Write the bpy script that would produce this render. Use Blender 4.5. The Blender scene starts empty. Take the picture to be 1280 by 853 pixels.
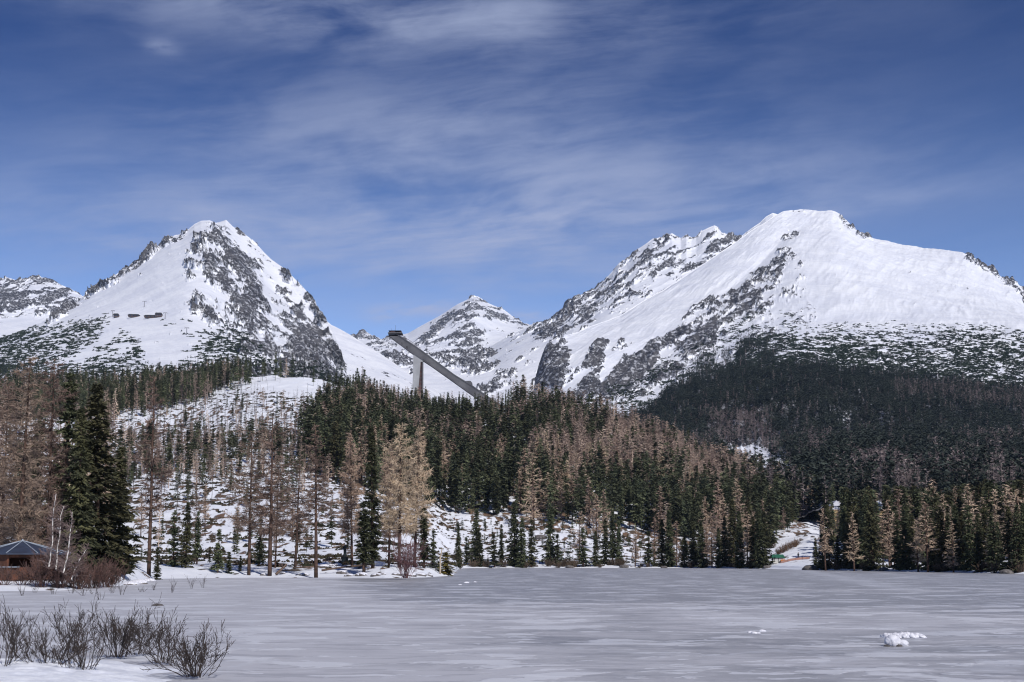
import bpy, math, random
import numpy as np
R = math.radians
rng = np.random.default_rng(7)
random.seed(7)
C = bpy.context.scene.collection

# ------------------------------------------------------------------ camera, sky, sun, exposure
F = 1870.0; PITCH = R(8.32); CAMZ = 2.5
cam = bpy.data.cameras.new('camera'); cam.sensor_width = 36; cam.lens = 36*F/1280; cam.clip_end = 60000; cam.clip_start = .3
co = bpy.data.objects.new('camera', cam); C.objects.link(co)
co.location = (0, 0, CAMZ); co.rotation_euler = (R(90)+PITCH, 0, 0)
bpy.context.scene.camera = co
HAZE = 2.4e-5
SUN_EL, SUN_AZ = 40, 152      # azimuth clockwise from +Y (view direction): behind the camera, to its right
sun = bpy.data.lights.new('sun', 'SUN'); sun.energy = 4.4; sun.angle = R(.5); sun.color = (1, .965, .92)
so = bpy.data.objects.new('sun', sun); C.objects.link(so)
so.rotation_euler = (R(90-SUN_EL), 0, R(180-SUN_AZ))
sc = bpy.context.scene
sc.view_settings.view_transform = 'Standard'; sc.view_settings.look = 'None'
sc.view_settings.exposure = 0; sc.view_settings.gamma = 1
sc.cycles.use_denoising = True; sc.cycles.filter_width = 1.15
sc.cycles.max_bounces = 5; sc.cycles.diffuse_bounces = 2; sc.cycles.glossy_bounces = 2
sc.cycles.transparent_max_bounces = 8; sc.cycles.volume_bounces = 0


class NT:
    """small helper to write node graphs as expressions"""
    def __init__(s, tree): s.t = tree; s.n = tree.nodes; s.l = tree.links
    def put(s, sock, v):
        if isinstance(v, bpy.types.NodeSocket): s.l.new(v, sock)
        elif v is not None:
            if isinstance(v, (tuple, list)) and len(v) == 3 and sock.type == 'RGBA': v = (*v, 1)
            sock.default_value = v
    def m(s, op, a, b=None, c=None, clamp=False):
        n = s.n.new('ShaderNodeMath'); n.operation = op; n.use_clamp = clamp
        for i, v in enumerate((a, b, c)):
            if v is not None: s.put(n.inputs[i], v)
        return n.outputs[0]
    def v(s, op, a, b=None):
        n = s.n.new('ShaderNodeVectorMath'); n.operation = op
        s.put(n.inputs[0], a)
        if b is not None: s.put(n.inputs[1], b)
        return n.outputs[0]
    def comb(s, x, y, z):
        n = s.n.new('ShaderNodeCombineXYZ')
        for i, v in enumerate((x, y, z)): s.put(n.inputs[i], v)
        return n.outputs[0]
    def sep(s, v):
        n = s.n.new('ShaderNodeSeparateXYZ'); s.put(n.inputs[0], v); return n.outputs
    def noise(s, vec, scale, detail=4, rough=.55, dist=0, col=False):
        n = s.n.new('ShaderNodeTexNoise'); s.put(n.inputs['Vector'], vec)
        n.inputs['Scale'].default_value = scale; n.inputs['Detail'].default_value = detail
        n.inputs['Roughness'].default_value = rough; n.inputs['Distortion'].default_value = dist
        return n.outputs['Color' if col else 'Fac']
    def ss(s, x, a, b, lo=0., hi=1.):
        n = s.n.new('ShaderNodeMapRange'); n.interpolation_type = 'SMOOTHSTEP'
        for i, v in enumerate((x, a, b, lo, hi)): s.put(n.inputs[i], v)
        return n.outputs[0]
    def mix(s, f, a, b):
        n = s.n.new('ShaderNodeMix'); n.data_type = 'RGBA'
        s.put(n.inputs[0], f); s.put(n.inputs[6], a); s.put(n.inputs[7], b)
        return n.outputs[2]
    def attr(s, name):
        n = s.n.new('ShaderNodeAttribute'); n.attribute_name = name; return n.outputs['Fac']
    def pos(s): return s.n.new('ShaderNodeNewGeometry').outputs['Position']
    def obj(s): return s.n.new('ShaderNodeTexCoord').outputs['Object']
    def bump(s, h, strength, dist):
        n = s.n.new('ShaderNodeBump'); s.put(n.inputs['Height'], h)
        n.inputs['Strength'].default_value = strength; n.inputs['Distance'].default_value = dist
        return n.outputs[0]


w = bpy.data.worlds.new('World'); sc.world = w; w.use_nodes = True
k = NT(w.node_tree); bg = w.node_tree.nodes['Background']
sk = w.node_tree.nodes.new('ShaderNodeTexSky'); sk.sky_type = 'NISHITA'; sk.sun_disc = False
sk.sun_elevation = R(SUN_EL); sk.sun_rotation = R(SUN_AZ); sk.altitude = 1350; sk.air_density = 1.0; sk.dust_density = .25; sk.ozone_density = 3.0
d = w.node_tree.nodes.new('ShaderNodeTexCoord').outputs['Generated']
x, y, z = k.sep(d)
zc = k.m('MAXIMUM', z, 0.0)
# deep mountain-air blue: the sky darkens with height above the ridges
dark = k.ss(zc, .05, .36)
gm = w.node_tree.nodes.new('ShaderNodeGamma'); k.put(gm.inputs[0], sk.outputs[0]); gm.inputs[1].default_value = 1.0
tint = k.mix(dark, (1.16, 1.17, 1.42), (.045, .16, .40))
mul = w.node_tree.nodes.new('ShaderNodeMix'); mul.data_type = 'RGBA'; mul.blend_type = 'MULTIPLY'; mul.inputs[0].default_value = 1
k.put(mul.inputs[6], gm.outputs[0]); k.put(mul.inputs[7], tint)
az = k.m('ARCTAN2', x, y); el = k.m('ARCSINE', z)
# cirrus: streaky veils on a high sheet
u = k.comb(k.m('DIVIDE', x, k.m('ADD', zc, .12)), k.m('DIVIDE', y, k.m('ADD', zc, .12)), 0.0)
rot = w.node_tree.nodes.new('ShaderNodeVectorRotate'); k.put(rot.inputs['Vector'], u); rot.inputs['Angle'].default_value = R(9)
av = k.comb(k.m('MULTIPLY', az, 1.), k.m('MULTIPLY', k.m('SUBTRACT', el, k.m('MULTIPLY', az, .10)), 2.6), 0.0)
wob = k.noise(av, 5, 3, .5, 0, True)
uu = k.v('ADD', av, k.v('MULTIPLY', wob, (.10, .10, 0)))
n1 = k.noise(uu, 8, 5, .52)
n2 = k.noise(k.v('MULTIPLY', uu, (.6, 1.5, 1)), 22, 7, .68)
def band(a0, e0, wa, we, tilt=0.):
    da = k.m('SUBTRACT', az, a0); de = k.m('SUBTRACT', k.m('SUBTRACT', el, e0), k.m('MULTIPLY', da, tilt))
    q = k.m('ADD', k.m('POWER', k.m('ABSOLUTE', k.m('DIVIDE', da, wa)), 2.), k.m('POWER', k.m('ABSOLUTE', k.m('DIVIDE', de, we)), 2.))
    return k.m('EXPONENT', k.m('MULTIPLY', q, -1.))
def ae(px, py): return (math.atan((px-640)/F/math.cos(PITCH)), math.atan((700-py)/F))
bands = None
for (px, py, wpx, hpx, tilt, amp) in ((480, -5, 420, 45, -.02, 1.25), (540, 165, 380, 85, .03, .95), (860, 235, 300, 50, .08, .6), (300, 285, 500, 60, .02, .75), (560, 265, 170, 30, -.04, .35), (600, 325, 300, 60, .0, .75), (1000, 270, 260, 22, .10, .5),
                                      (150, 300, 90, 35, 0, .25), (190, 58, 22, 10, -.2, .35)):
    a0, e0 = ae(px, py)
    b_ = k.m('MULTIPLY', band(a0, e0, wpx/F, hpx/F, tilt), amp)
    bands = b_ if bands is None else k.m('ADD', bands, b_)
dens = k.m('MULTIPLY', k.m('ADD', .06, bands), k.ss(k.m('ADD', k.m('MULTIPLY', n1, .66), k.m('MULTIPLY', n2, .34)), .30, .70))
n3 = k.noise(k.v('MULTIPLY', av, (1, 1.3, 1)), 34, 5, .6)
for (px, py, wpx, hpx, amp) in ((482, 394, 26, 10, .85), (530, 384, 36, 9, .8), (560, 392, 20, 6, .5), (662, 395, 32, 8, .8), (190, 58, 20, 8, .4), (150, 312, 40, 12, .4)):
    a0, e0 = ae(px, py); dens = k.m('ADD', dens, k.m('MULTIPLY', k.m('MULTIPLY', band(a0, e0, wpx/F, hpx/F), amp), k.ss(n3, .30, .62)))
dens = k.m('MULTIPLY', dens, .85, clamp=True)
bright = k.ss(zc, .12, .36, 6.6, 4.6)
cl = w.node_tree.nodes.new('ShaderNodeMix'); cl.data_type = 'RGBA'
ccol = k.v('SCALE', (.60, .70, 1.05)); ccol.node.inputs['Scale'].default_value = 1; w.node_tree.links.new(bright, ccol.node.inputs['Scale'])
k.put(cl.inputs[0], dens); k.put(cl.inputs[6], mul.outputs[2]); k.put(cl.inputs[7], ccol)
k.l.new(cl.outputs[2], bg.inputs[0]); bg.inputs[1].default_value = .11

# ------------------------------------------------------------------ mapping between photograph and world
def pt(px, py, D):
    """world point at forward distance D on the line of sight of photo pixel px, py"""
    px, py, D = np.broadcast_arrays(np.asarray(px, float), np.asarray(py, float), np.asarray(D, float))
    yu = (426.5-py)/F; dy = math.cos(PITCH)-yu*math.sin(PITCH); dz = math.sin(PITCH)+yu*math.cos(PITCH)
    return np.stack([(px-640)/F/dy*D, D, CAMZ+dz/dy*D], -1)
def py_of(z, D): return 426.5-F*np.tan(np.arctan2(np.asarray(z, float)-CAMZ, D)-PITCH)
def ptz(px, z, D): return pt(px, py_of(z, D), D)
def proj(P):
    P = np.asarray(P, float); X, Y, Z = P[..., 0], P[..., 1], P[..., 2]-CAMZ
    f = Y*math.cos(PITCH)+Z*math.sin(PITCH); u = -Y*math.sin(PITCH)+Z*math.cos(PITCH)
    return 640+F*X/f, 426.5-F*u/f

# ------------------------------------------------------------------ noise in numpy
def _h(ix, iy, s):
    n = (ix.astype(np.int64)*374761393+iy.astype(np.int64)*668265263+s*1442695041) & 0xffffffff
    n = ((n ^ (n >> 13))*1274126177) & 0xffffffff
    n = (n ^ (n >> 16)) & 0xffffffff
    return n/4294967295.0
def vn(x, y, s=0):
    ix = np.floor(x); iy = np.floor(y); fx = x-ix; fy = y-iy
    fx = fx*fx*(3-2*fx); fy = fy*fy*(3-2*fy)
    a = _h(ix, iy, s); b = _h(ix+1, iy, s); c = _h(ix, iy+1, s); e = _h(ix+1, iy+1, s)
    return (a*(1-fx)+b*fx)*(1-fy)+(c*(1-fx)+e*fx)*fy
def fbm(x, y, s=0, o=5, g=.5, l=2.03):
    t = 0; a = 1; n = 0
    for i in range(o):
        t = t+a*vn(x+17.3*i, y-9.1*i, s+i); n += a; a *= g; x = x*l; y = y*l
    return t/n
def ridged(x, y, s=0, o=5, g=.55, l=2.07):
    t = 0; a = 1; n = 0
    for i in range(o):
        t = t+a*(1-np.abs(2*vn(x+7.7*i, y+3.1*i, s+i)-1)); n += a; a *= g; x = x*l; y = y*l
    return t/n
def sstep(x, a, b):
    t = np.clip((x-a)/(b-a), 0, 1); return t*t*(3-2*t)
def poly(px, py, pts, soft=8):
    """soft inside-mask of a polygon in photo coordinates"""
    pts = np.array(pts, float); inside = np.zeros(px.shape, bool); dist = np.full(px.shape, 1e9)
    for i in range(len(pts)):
        x0, y0 = pts[i]; x1, y1 = pts[(i+1) % len(pts)]
        c = ((y0 > py) != (y1 > py)) & (px < (x1-x0)*(py-y0)/((y1-y0) if y1 != y0 else 1e-9)+x0)
        inside ^= c
        dx, dy = x1-x0, y1-y0; t = np.clip(((px-x0)*dx+(py-y0)*dy)/(dx*dx+dy*dy+1e-9), 0, 1)
        dist = np.minimum(dist, np.hypot(px-x0-t*dx, py-y0-t*dy))
    return sstep(np.where(inside, dist, -dist), -soft, soft)

# ------------------------------------------------------------------ mesh and object helpers
def mesh(name, V, faces, mats=(), mi=None, attrs=None, smooth=False):
    V = np.asarray(V, np.float32); me = bpy.data.meshes.new(name)
    if isinstance(faces, np.ndarray):
        n = faces.shape[1]; fl = faces.reshape(-1).astype(np.int32); st = np.arange(len(faces), dtype=np.int32)*n
    else:
        ln = np.array([len(f) for f in faces], np.int32); fl = np.array([i for f in faces for i in f], np.int32)
        st = np.concatenate([[0], np.cumsum(ln)[:-1]]).astype(np.int32)
    me.vertices.add(len(V)); me.vertices.foreach_set('co', V.reshape(-1))
    me.loops.add(len(fl)); me.loops.foreach_set('vertex_index', fl)
    me.polygons.add(len(st)); me.polygons.foreach_set('loop_start', st)
    for m_ in mats: me.materials.append(m_)
    if mi is not None: me.polygons.foreach_set('material_index', np.asarray(mi, np.int32))
    me.polygons.foreach_set('use_smooth', np.full(len(st), smooth))
    me.update(calc_edges=True)
    for kx, a in (attrs or {}).items():
        t = me.attributes.new(kx, 'FLOAT', 'POINT'); t.data.foreach_set('value', np.asarray(a, np.float32).reshape(-1))
    return me
def link(name, data, parent=None, label=None, cat=None, group=None, kind=None):
    o = bpy.data.objects.new(name, data); C.objects.link(o); o.parent = parent
    if label: o['label'] = label
    if cat: o['category'] = cat
    if group: o['group'] = group
    if kind: o['kind'] = kind
    return o
def empty(name, loc, label, cat, group=None, rz=0, s=(1, 1, 1)):
    o = link(name, None, None, label, cat, group); o.location = loc; o.rotation_euler = (0, 0, rz); o.scale = s; o.empty_display_size = .1
    return o

class MB:
    """collects boxes, tubes and lathes as one mesh"""
    def __init__(s): s.V = []; s.Fc = []; s.n = 0
    def add(s, V, Fc):
        V = np.asarray(V, float).reshape(-1, 3); s.V.append(V); s.Fc += [tuple(i+s.n for i in f) for f in Fc]; s.n += len(V); return s
    def box(s, c, d, rz=0, tilt=0, rx=0):
        v = np.array([[a, b, e] for a in (-.5, .5) for b in (-.5, .5) for e in (-.5, .5)])*np.array(d)
        if rx: cr, sr = math.cos(rx), math.sin(rx); v = v@np.array([[1, 0, 0], [0, cr, sr], [0, -sr, cr]])
        if tilt: ct, st = math.cos(tilt), math.sin(tilt); v = v@np.array([[ct, 0, -st], [0, 1, 0], [st, 0, ct]])
        cz, sz = math.cos(rz), math.sin(rz); v = v@np.array([[cz, sz, 0], [-sz, cz, 0], [0, 0, 1]])
        return s.add(v+np.array(c), [(0, 1, 3, 2), (4, 6, 7, 5), (0, 4, 5, 1), (2, 3, 7, 6), (0, 2, 6, 4), (1, 5, 7, 3)])
    def tube(s, P, r, n=5, cap=True):
        P = np.asarray(P, float); r = np.broadcast_to(r, len(P))
        T = np.gradient(P, axis=0); T /= np.linalg.norm(T, axis=1)[:, None]+1e-9
        up = np.where(np.abs(T[:, 2:3]) > .9, [[1, 0, 0]], [[0, 0, 1]]); A = np.cross(T, up); A /= np.linalg.norm(A, axis=1)[:, None]+1e-9
        B = np.cross(T, A); th = np.arange(n)*2*math.pi/n
        V = (P[:, None]+r[:, None, None]*(np.cos(th)[None, :, None]*A[:, None]+np.sin(th)[None, :, None]*B[:, None])).reshape(-1, 3)
        Fc = [(i*n+j, i*n+(j+1) % n, (i+1)*n+(j+1) % n, (i+1)*n+j) for i in range(len(P)-1) for j in range(n)]
        if cap: Fc += [tuple(range(n))[::-1], tuple((len(P)-1)*n+j for j in range(n))]
        return s.add(V, Fc)
    def prism(s, pts, y0, y1):
        """x-z outline extruded along y"""
        n = len(pts); V = [(a, y0, b) for a, b in pts]+[(a, y1, b) for a, b in pts]
        return s.add(V, [tuple(range(n)), tuple(range(2*n-1, n-1, -1))]+[(i, i+n, (i+1) % n+n, (i+1) % n) for i in range(n)])
    def build(s, name, m_, parent=None, smooth=False, **kw):
        me = mesh(name, np.concatenate(s.V), s.Fc, [m_], smooth=smooth)
        return link(name, me, parent, **kw)

def mat(name, col, rough=.8, var=.25, scale=.6, spec=.3, col2=None, bump=0, metal=0, rnd=0.0, tintattr=False, thr=(.35, .65)):
    m_ = bpy.data.materials.new(name); m_.use_nodes = True; k = NT(m_.node_tree); b = k.n['Principled BSDF']
    c2 = col2 or tuple(v*(1-var) for v in col)
    n = k.noise(k.pos(), scale, 4, .6); c = k.mix(k.ss(n, *thr), col, c2)
    if rnd or tintattr:
        r_ = k.attr('tint') if tintattr else k.n.new('ShaderNodeObjectInfo').outputs['Random']
        hs = k.n.new('ShaderNodeHueSaturation'); k.put(hs.inputs['Color'], c)
        k.put(hs.inputs['Value'], k.m('MULTIPLY_ADD', r_, 2*rnd, 1-rnd)); k.put(hs.inputs['Hue'], k.m('MULTIPLY_ADD', r_, .03, .485)); c = hs.outputs[0]
    k.put(b.inputs['Base Color'], c); b.inputs['Roughness'].default_value = rough; b.inputs['Metallic'].default_value = metal
    b.inputs['Specular IOR Level'].default_value = spec
    if bump: k.put(b.inputs['Normal'], k.bump(n, 1, bump))
    return m_

# ------------------------------------------------------------------ terrain
SNOW = (.76, .775, .83)
def snow_mat(name, rock=(.118, .115, .124), rock2=(.042, .042, .050), scale=.02, fine=.55, soil=(.10, .072, .052), lo=.47, hi=.55, bumpd=3.0, snow2=(.64, .66, .74), grassy=0, flecks=0):
    m_ = bpy.data.materials.new(name); m_.use_nodes = True; k = NT(m_.node_tree); b = k.n['Principled BSDF']
    p = k.pos(); fn = k.noise(p, scale*4, 6, .62); f2 = k.noise(p, scale*.6, 4, .55); f3 = k.noise(p, scale*14, 3, .6)
    a = k.m('ADD', k.attr('rock'), k.m('MULTIPLY', k.m('SUBTRACT', k.m('ADD', k.m('MULTIPLY', fn, .6), k.m('MULTIPLY', f3, .4)), .5), fine*2))
    fac = k.ss(a, lo, hi)
    if flecks: fac = k.m('MULTIPLY', fac, k.ss(k.noise(k.v('MULTIPLY', p, (1, .5, 1.6)), .11, 4, .7), .52, .56, 1., 1-flecks))
    rc = k.mix(k.ss(k.m('ADD', k.m('MULTIPLY', f2, .4), k.m('MULTIPLY', f3, .6)), .38, .62), rock, rock2)
    if grassy: rc = k.mix(k.ss(f2, .4, .6), rc, soil)
    sn = k.mix(k.ss(k.m('ADD', k.m('MULTIPLY', f2, .6), k.m('MULTIPLY', fn, .4)), .38, .62), SNOW, snow2)
    k.put(b.inputs['Base Color'], k.mix(fac, sn, rc)); b.inputs['Roughness'].default_value = .7
    b.inputs['Specular IOR Level'].default_value = .15
    h = k.m('ADD', k.m('MULTIPLY', fac, .6), k.m('MULTIPLY', fn, k.m('MULTIPLY_ADD', fac, .9, .12)))
    k.put(b.inputs['Normal'], k.bump(h, .8, bumpd))
    return m_

def zn(n):
    m_ = n.mean(); return (n-m_)/(n.std()+1e-9)
def mottle(cov, P, ang, sx, sy, seed, w=.68, fine=16., edge=.5):
    """rock where a ribbed noise field exceeds what the coverage map allows; .5 is the edge of the rock"""
    z = w*zn(rotn(P, ang, sx*.55, sy*.55, seed, lambda a, b, s_, o: fbm(a, b, s_, o, .62), 6))+(1-w)*zn(fbm(P[..., 0]/fine, P[..., 2]/fine+P[..., 1]/(fine*4), seed+5, 4, .75))+.18*zn(fbm(P[..., 0]/5, P[..., 2]/4, seed+7, 2, .7))
    z = zn(z); c = np.clip(cov, .002, .995); return np.clip(.5+.17*(z+.62*np.log(c/(1-c))), 0, 1)

class Sheet:
    """terrain lofted between guide curves that each run across the valley; rows go from the foot to the crest and down the back"""
    def __init__(s, name, x0, x1, nc, curves, rows, mat_, disp=None, rock=None, smooth_rows=2, kind='structure'):
        cx = np.linspace(x0, x1, nc); K = []
        crest_i = len(curves)-2; step = (x1-x0)/(nc-1)
        def blur(v, wpx):
            n_ = max(1, int(wpx/step)); kk = np.hanning(2*n_+3); kk /= kk.sum(); e_ = n_+1
            return np.convolve(np.concatenate([2*v[0]-v[1:e_+1][::-1], v, 2*v[-1]-v[-e_-1:-1][::-1]]), kk, 'valid')
        for ci, c in enumerate(curves):
            c = list(c); hz = c[0]
            a = np.array(c[1], float); D = np.interp(cx, a[:, 0], a[:, 2]); h = np.interp(cx, a[:, 0], a[:, 1])
            if name != 'hill':
                D = blur(D, 26)
                if ci != crest_i: h = blur(h, 22)
            K.append(pt(cx, h, D) if hz == 'p' else ptz(cx, h, D))
        P = []; V = []
        for i, n in enumerate(rows):
            t = np.arange(n)/n
            for q in t: P.append(K[i]*(1-q)+K[i+1]*q); V.append(i+q)
        P.append(K[-1]); V.append(len(rows)); P = np.array(P); s.v = np.array(V)
        crest = int(sum(rows[:-1])) if len(rows) > 1 else rows[0]
        for _ in range(smooth_rows):
            Q = P.copy(); Q[2:-2] = (P[:-4]+2*P[1:-3]+3*P[2:-2]+2*P[3:-1]+P[4:])/9
            Q[crest] = P[crest]; P = Q
        s.crest = crest; s.cx = cx
        px, py = proj(P)
        s.V2 = np.broadcast_to(s.v[:, None], px.shape)
        s.rockv = rock(px, py, P, s.V2) if rock else np.zeros(px.shape)
        if disp is not None: P = P+disp(px, py, P, s.rockv, s.V2)
        s.P = P; s.px, s.py = proj(P)
        nr = P.shape[0]; i = np.arange(nr-1)[:, None]*nc+np.arange(nc-1)[None]; i = i.reshape(-1)
        fc = np.stack([i, i+1, i+nc+1, i+nc], -1)
        s.o = link(name, mesh(name, P.reshape(-1, 3), fc, [mat_], attrs={'rock': s.rockv}, smooth=True), kind=kind)
    def ground(s, x, y):
        """height of the sheet at world x, y (valid where it was displaced in z only)"""
        x = np.atleast_1d(np.asarray(x, float)); y = np.atleast_1d(np.asarray(y, float)); out = np.zeros(len(x))
        tx = s.P[..., 0]/np.maximum(s.P[..., 1], 1)
        for i, (a, b) in enumerate(zip(x, y)):
            mid = s.crest//3
            c = np.searchsorted(tx[mid], a/b); c = min(max(c, 1), tx.shape[1]-1)
            z0 = np.interp(b, s.P[:s.crest+1, c-1, 1], s.P[:s.crest+1, c-1, 2]); z1 = np.interp(b, s.P[:s.crest+1, c, 1], s.P[:s.crest+1, c, 2])
            f = (a/b-tx[mid, c-1])/(tx[mid, c]-tx[mid, c-1]+1e-9); out[i] = z0*(1-f)+z1*f
        return out
    def near(s, px, py):
        j = np.argmin((s.px[:s.crest]-px)**2+(s.py[:s.crest]-py)**2); return s.P[:s.crest].reshape(-1, 3)[j]
    def scatter(s, n, dens, seed=0, lim=None, floor=0):
        """n random ground points, evenly spread over real ground area, kept with probability dens(px, py, P)"""
        g = np.random.default_rng(seed); lim = lim or s.crest
        A = s.P[:lim-1, :-1]; B = s.P[1:lim, :-1]; Cc = s.P[:lim-1, 1:]
        ar = np.linalg.norm(np.cross(B-A, Cc-A), axis=-1)
        pxm = s.px[:lim-1, :-1]; vis = (pxm > -140) & (pxm < 1430)
        wt = ar*np.clip(dens(s.px[:lim-1, :-1], s.py[:lim-1, :-1], A), floor, None)*vis; wt = wt.reshape(-1); tot = wt.sum(); wt /= tot
        j = g.choice(len(wt), n, p=wt); r_, c_ = np.unravel_index(j, ar.shape)
        a = g.random(n)[:, None]; b = g.random(n)[:, None]
        return s.P[r_, c_]*(1-a)*(1-b)+s.P[r_+1, c_]*a*(1-b)+s.P[r_, c_+1]*(1-a)*b+s.P[r_+1, c_+1]*a*b

def rotn(P, ang, sx, sy, seed, f=ridged, o=5):
    a, b = P[..., 0], P[..., 2]+.15*P[..., 1]; c, s_ = math.cos(R(ang)), math.sin(R(ang))
    wx = 18*(fbm(a/70, b/70, seed+50, 3)-.5); wy = 18*(fbm(a/70, b/70, seed+60, 3)-.5)
    return f((c*a+s_*b+wx)/sx, (-s_*a+c*b+wy)/sy, seed, o)
def mount_disp(ang, seed, amp=22., sx=170., sy=42., snow=3., jag=10.):
    def f(px, py, P, rk, V):
        rr = sstep(rk, .36, .66); n = rotn(P, ang, sx, sy, seed)-.5; n2 = ridged(P[..., 0]/24, (P[..., 2])/24, seed+9, 4)-.5
        low = fbm(P[..., 0]/160, (P[..., 2]+.3*P[..., 1])/160, seed+20, 4)-.5
        a = amp*rr*(n*1.5+n2*.8)+snow*low*2.4+snow*1.3*n*(1-rr)
        o = np.zeros(P.shape); o[..., 1] = -a*.75; o[..., 2] = a*.55+jag*rr*(n2)*.8
        return o
    return f

snowrock = snow_mat('snow_and_rock', flecks=.5, bumpd=7)
snowrock_far = snow_mat('far_snow_and_rock', scale=.014, bumpd=9, flecks=.5)

# ---- summit on the left
CRA = [(-260, 500), (-150, 468), (0, 424), (30, 415), (52, 403), (80, 385), (110, 366), (135, 350), (150, 340), (175, 325), (190, 314), (205, 303), (214, 296), (226, 293), (236, 287), (243, 281), (252, 277), (262, 276),
       (270, 279), (283, 276), (291, 284), (300, 290), (310, 297), (320, 305), (330, 316), (340, 325), (352, 333), (366, 346), (380, 361), (390, 373), (397, 384), (404, 394), (412, 408), (420, 424), (428, 445), (434, 470), (446, 505), (470, 540)]
def dA(px): return np.interp(px, [-260, 0, 110, 262, 340, 410, 440, 470], [2600, 2900, 3100, 3300, 3200, 2900, 2500, 2300])
def rockA(px, py, P, V):
    face = poly(px, py, [(262, 276), (300, 292), (352, 335), (398, 385), (436, 475), (436, 510), (330, 500), (300, 470), (250, 385), (232, 340), (240, 300)], 7)
    core = poly(px, py, [(268, 300), (300, 312), (322, 340), (330, 380), (345, 420), (350, 450), (320, 440), (298, 400), (282, 362), (262, 345)], 9)
    leftb = poly(px, py, [(243, 300), (262, 308), (268, 335), (262, 364), (246, 350), (244, 320)], 5)
    edge = poly(px, py, [(278, 270), (320, 300), (400, 380), (440, 470), (425, 460), (395, 395), (365, 360), (320, 316), (285, 285)], 4)
    ridge = poly(px, py, [(60, 404), (110, 362), (150, 334), (190, 308), (216, 288), (236, 286), (236, 292), (228, 300), (215, 306), (190, 321), (150, 349), (110, 373), (60, 408)], 3)
    foot = poly(px, py, [(230, 372), (246, 372), (290, 410), (330, 440), (360, 490), (270, 490), (285, 440)], 8)
    low = poly(px, py, [(372, 392), (402, 392), (438, 470), (438, 510), (345, 510), (350, 440)], 10)
    cov = .006+.17*face+core*.34+leftb*.30+edge*.26+ridge*.80+foot*.16+low*.42
    return mottle(cov, P, -50, 70, 30, 3)
A = Sheet('left_mountain', -260, 470, 760, [
    ('p', [(-260, 520, 1150), (0, 512, 1200), (300, 505, 1200), (470, 560, 1400)]),
    ('p', [(-260, 500, 1700), (0, 462, 1950), (150, 452, 1780), (280, 455, 1650), (400, 475, 1850), (446, 520, 2100), (470, 555, 2100)]),
    ('p', [(-260, 502, 1950), (-150, 470, 2100), (0, 432, 2550), (50, 412, 2500), (100, 402, 2450), (145, 397, 2350), (200, 397, 2250), (240, 400, 2150), (300, 410, 2300), (360, 425, 2450), (415, 450, 2600), (434, 480, 2450), (446, 510, 2400), (470, 550, 2250)]),
    ('p', [(-260, 501, 2300), (-150, 469, 2500), (0, 427, 2750), (50, 407, 2780), (100, 382, 2850), (150, 358, 2850), (200, 330, 2830), (235, 312, 2820), (262, 306, 2830), (300, 330, 2930), (350, 372, 3000), (400, 412, 2850), (428, 458, 2550), (446, 507, 2450), (470, 545, 2280)]),
    ('p', [(a, b, dA(a)) for a, b in CRA]),
    ('z', [(-260, 100, 3600), (0, 250, 3900), (262, 450, 4100), (400, 250, 3800), (470, 60, 3300)])],
    [50, 80, 110, 110, 30], snowrock, mount_disp(-48, 3, 34, jag=6), rockA)

# ---- ridge far to the left
G = Sheet('far_left_ridge', -260, 150, 320, [
    ('p', [(-260, 470, 3800), (150, 450, 3900)]), ('p', [(-260, 400, 4600), (0, 402, 4600), (60, 400, 4650), (110, 404, 4700), (150, 430, 4700)]),
    ('p', [(-260, 330, 5200), (-100, 345, 5200), (0, 349, 5200), (8, 347, 5200), (20, 351, 5200), (32, 350, 5200), (42, 347, 5200), (58, 348, 5200), (68, 352, 5200), (76, 356, 5200), (90, 362, 5200), (103, 370, 5200), (125, 398, 5100), (150, 425, 5000)]),
    ('z', [(-260, 500, 6200), (150, 300, 6200)])], [60, 110, 20], snowrock_far, mount_disp(-30, 31, 30, 150, 60, 4, 8),
    lambda px, py, P, V: mottle(.02+.42*poly(px, py, [(-260, 345), (0, 350), (60, 350), (104, 372), (60, 388), (30, 384), (0, 392), (-260, 400)], 8)+.2*poly(px, py, [(-260, 330), (130, 335), (120, 400), (40, 392), (-260, 405)], 6), P, 60, 90, 50, 33, fine=28))

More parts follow.
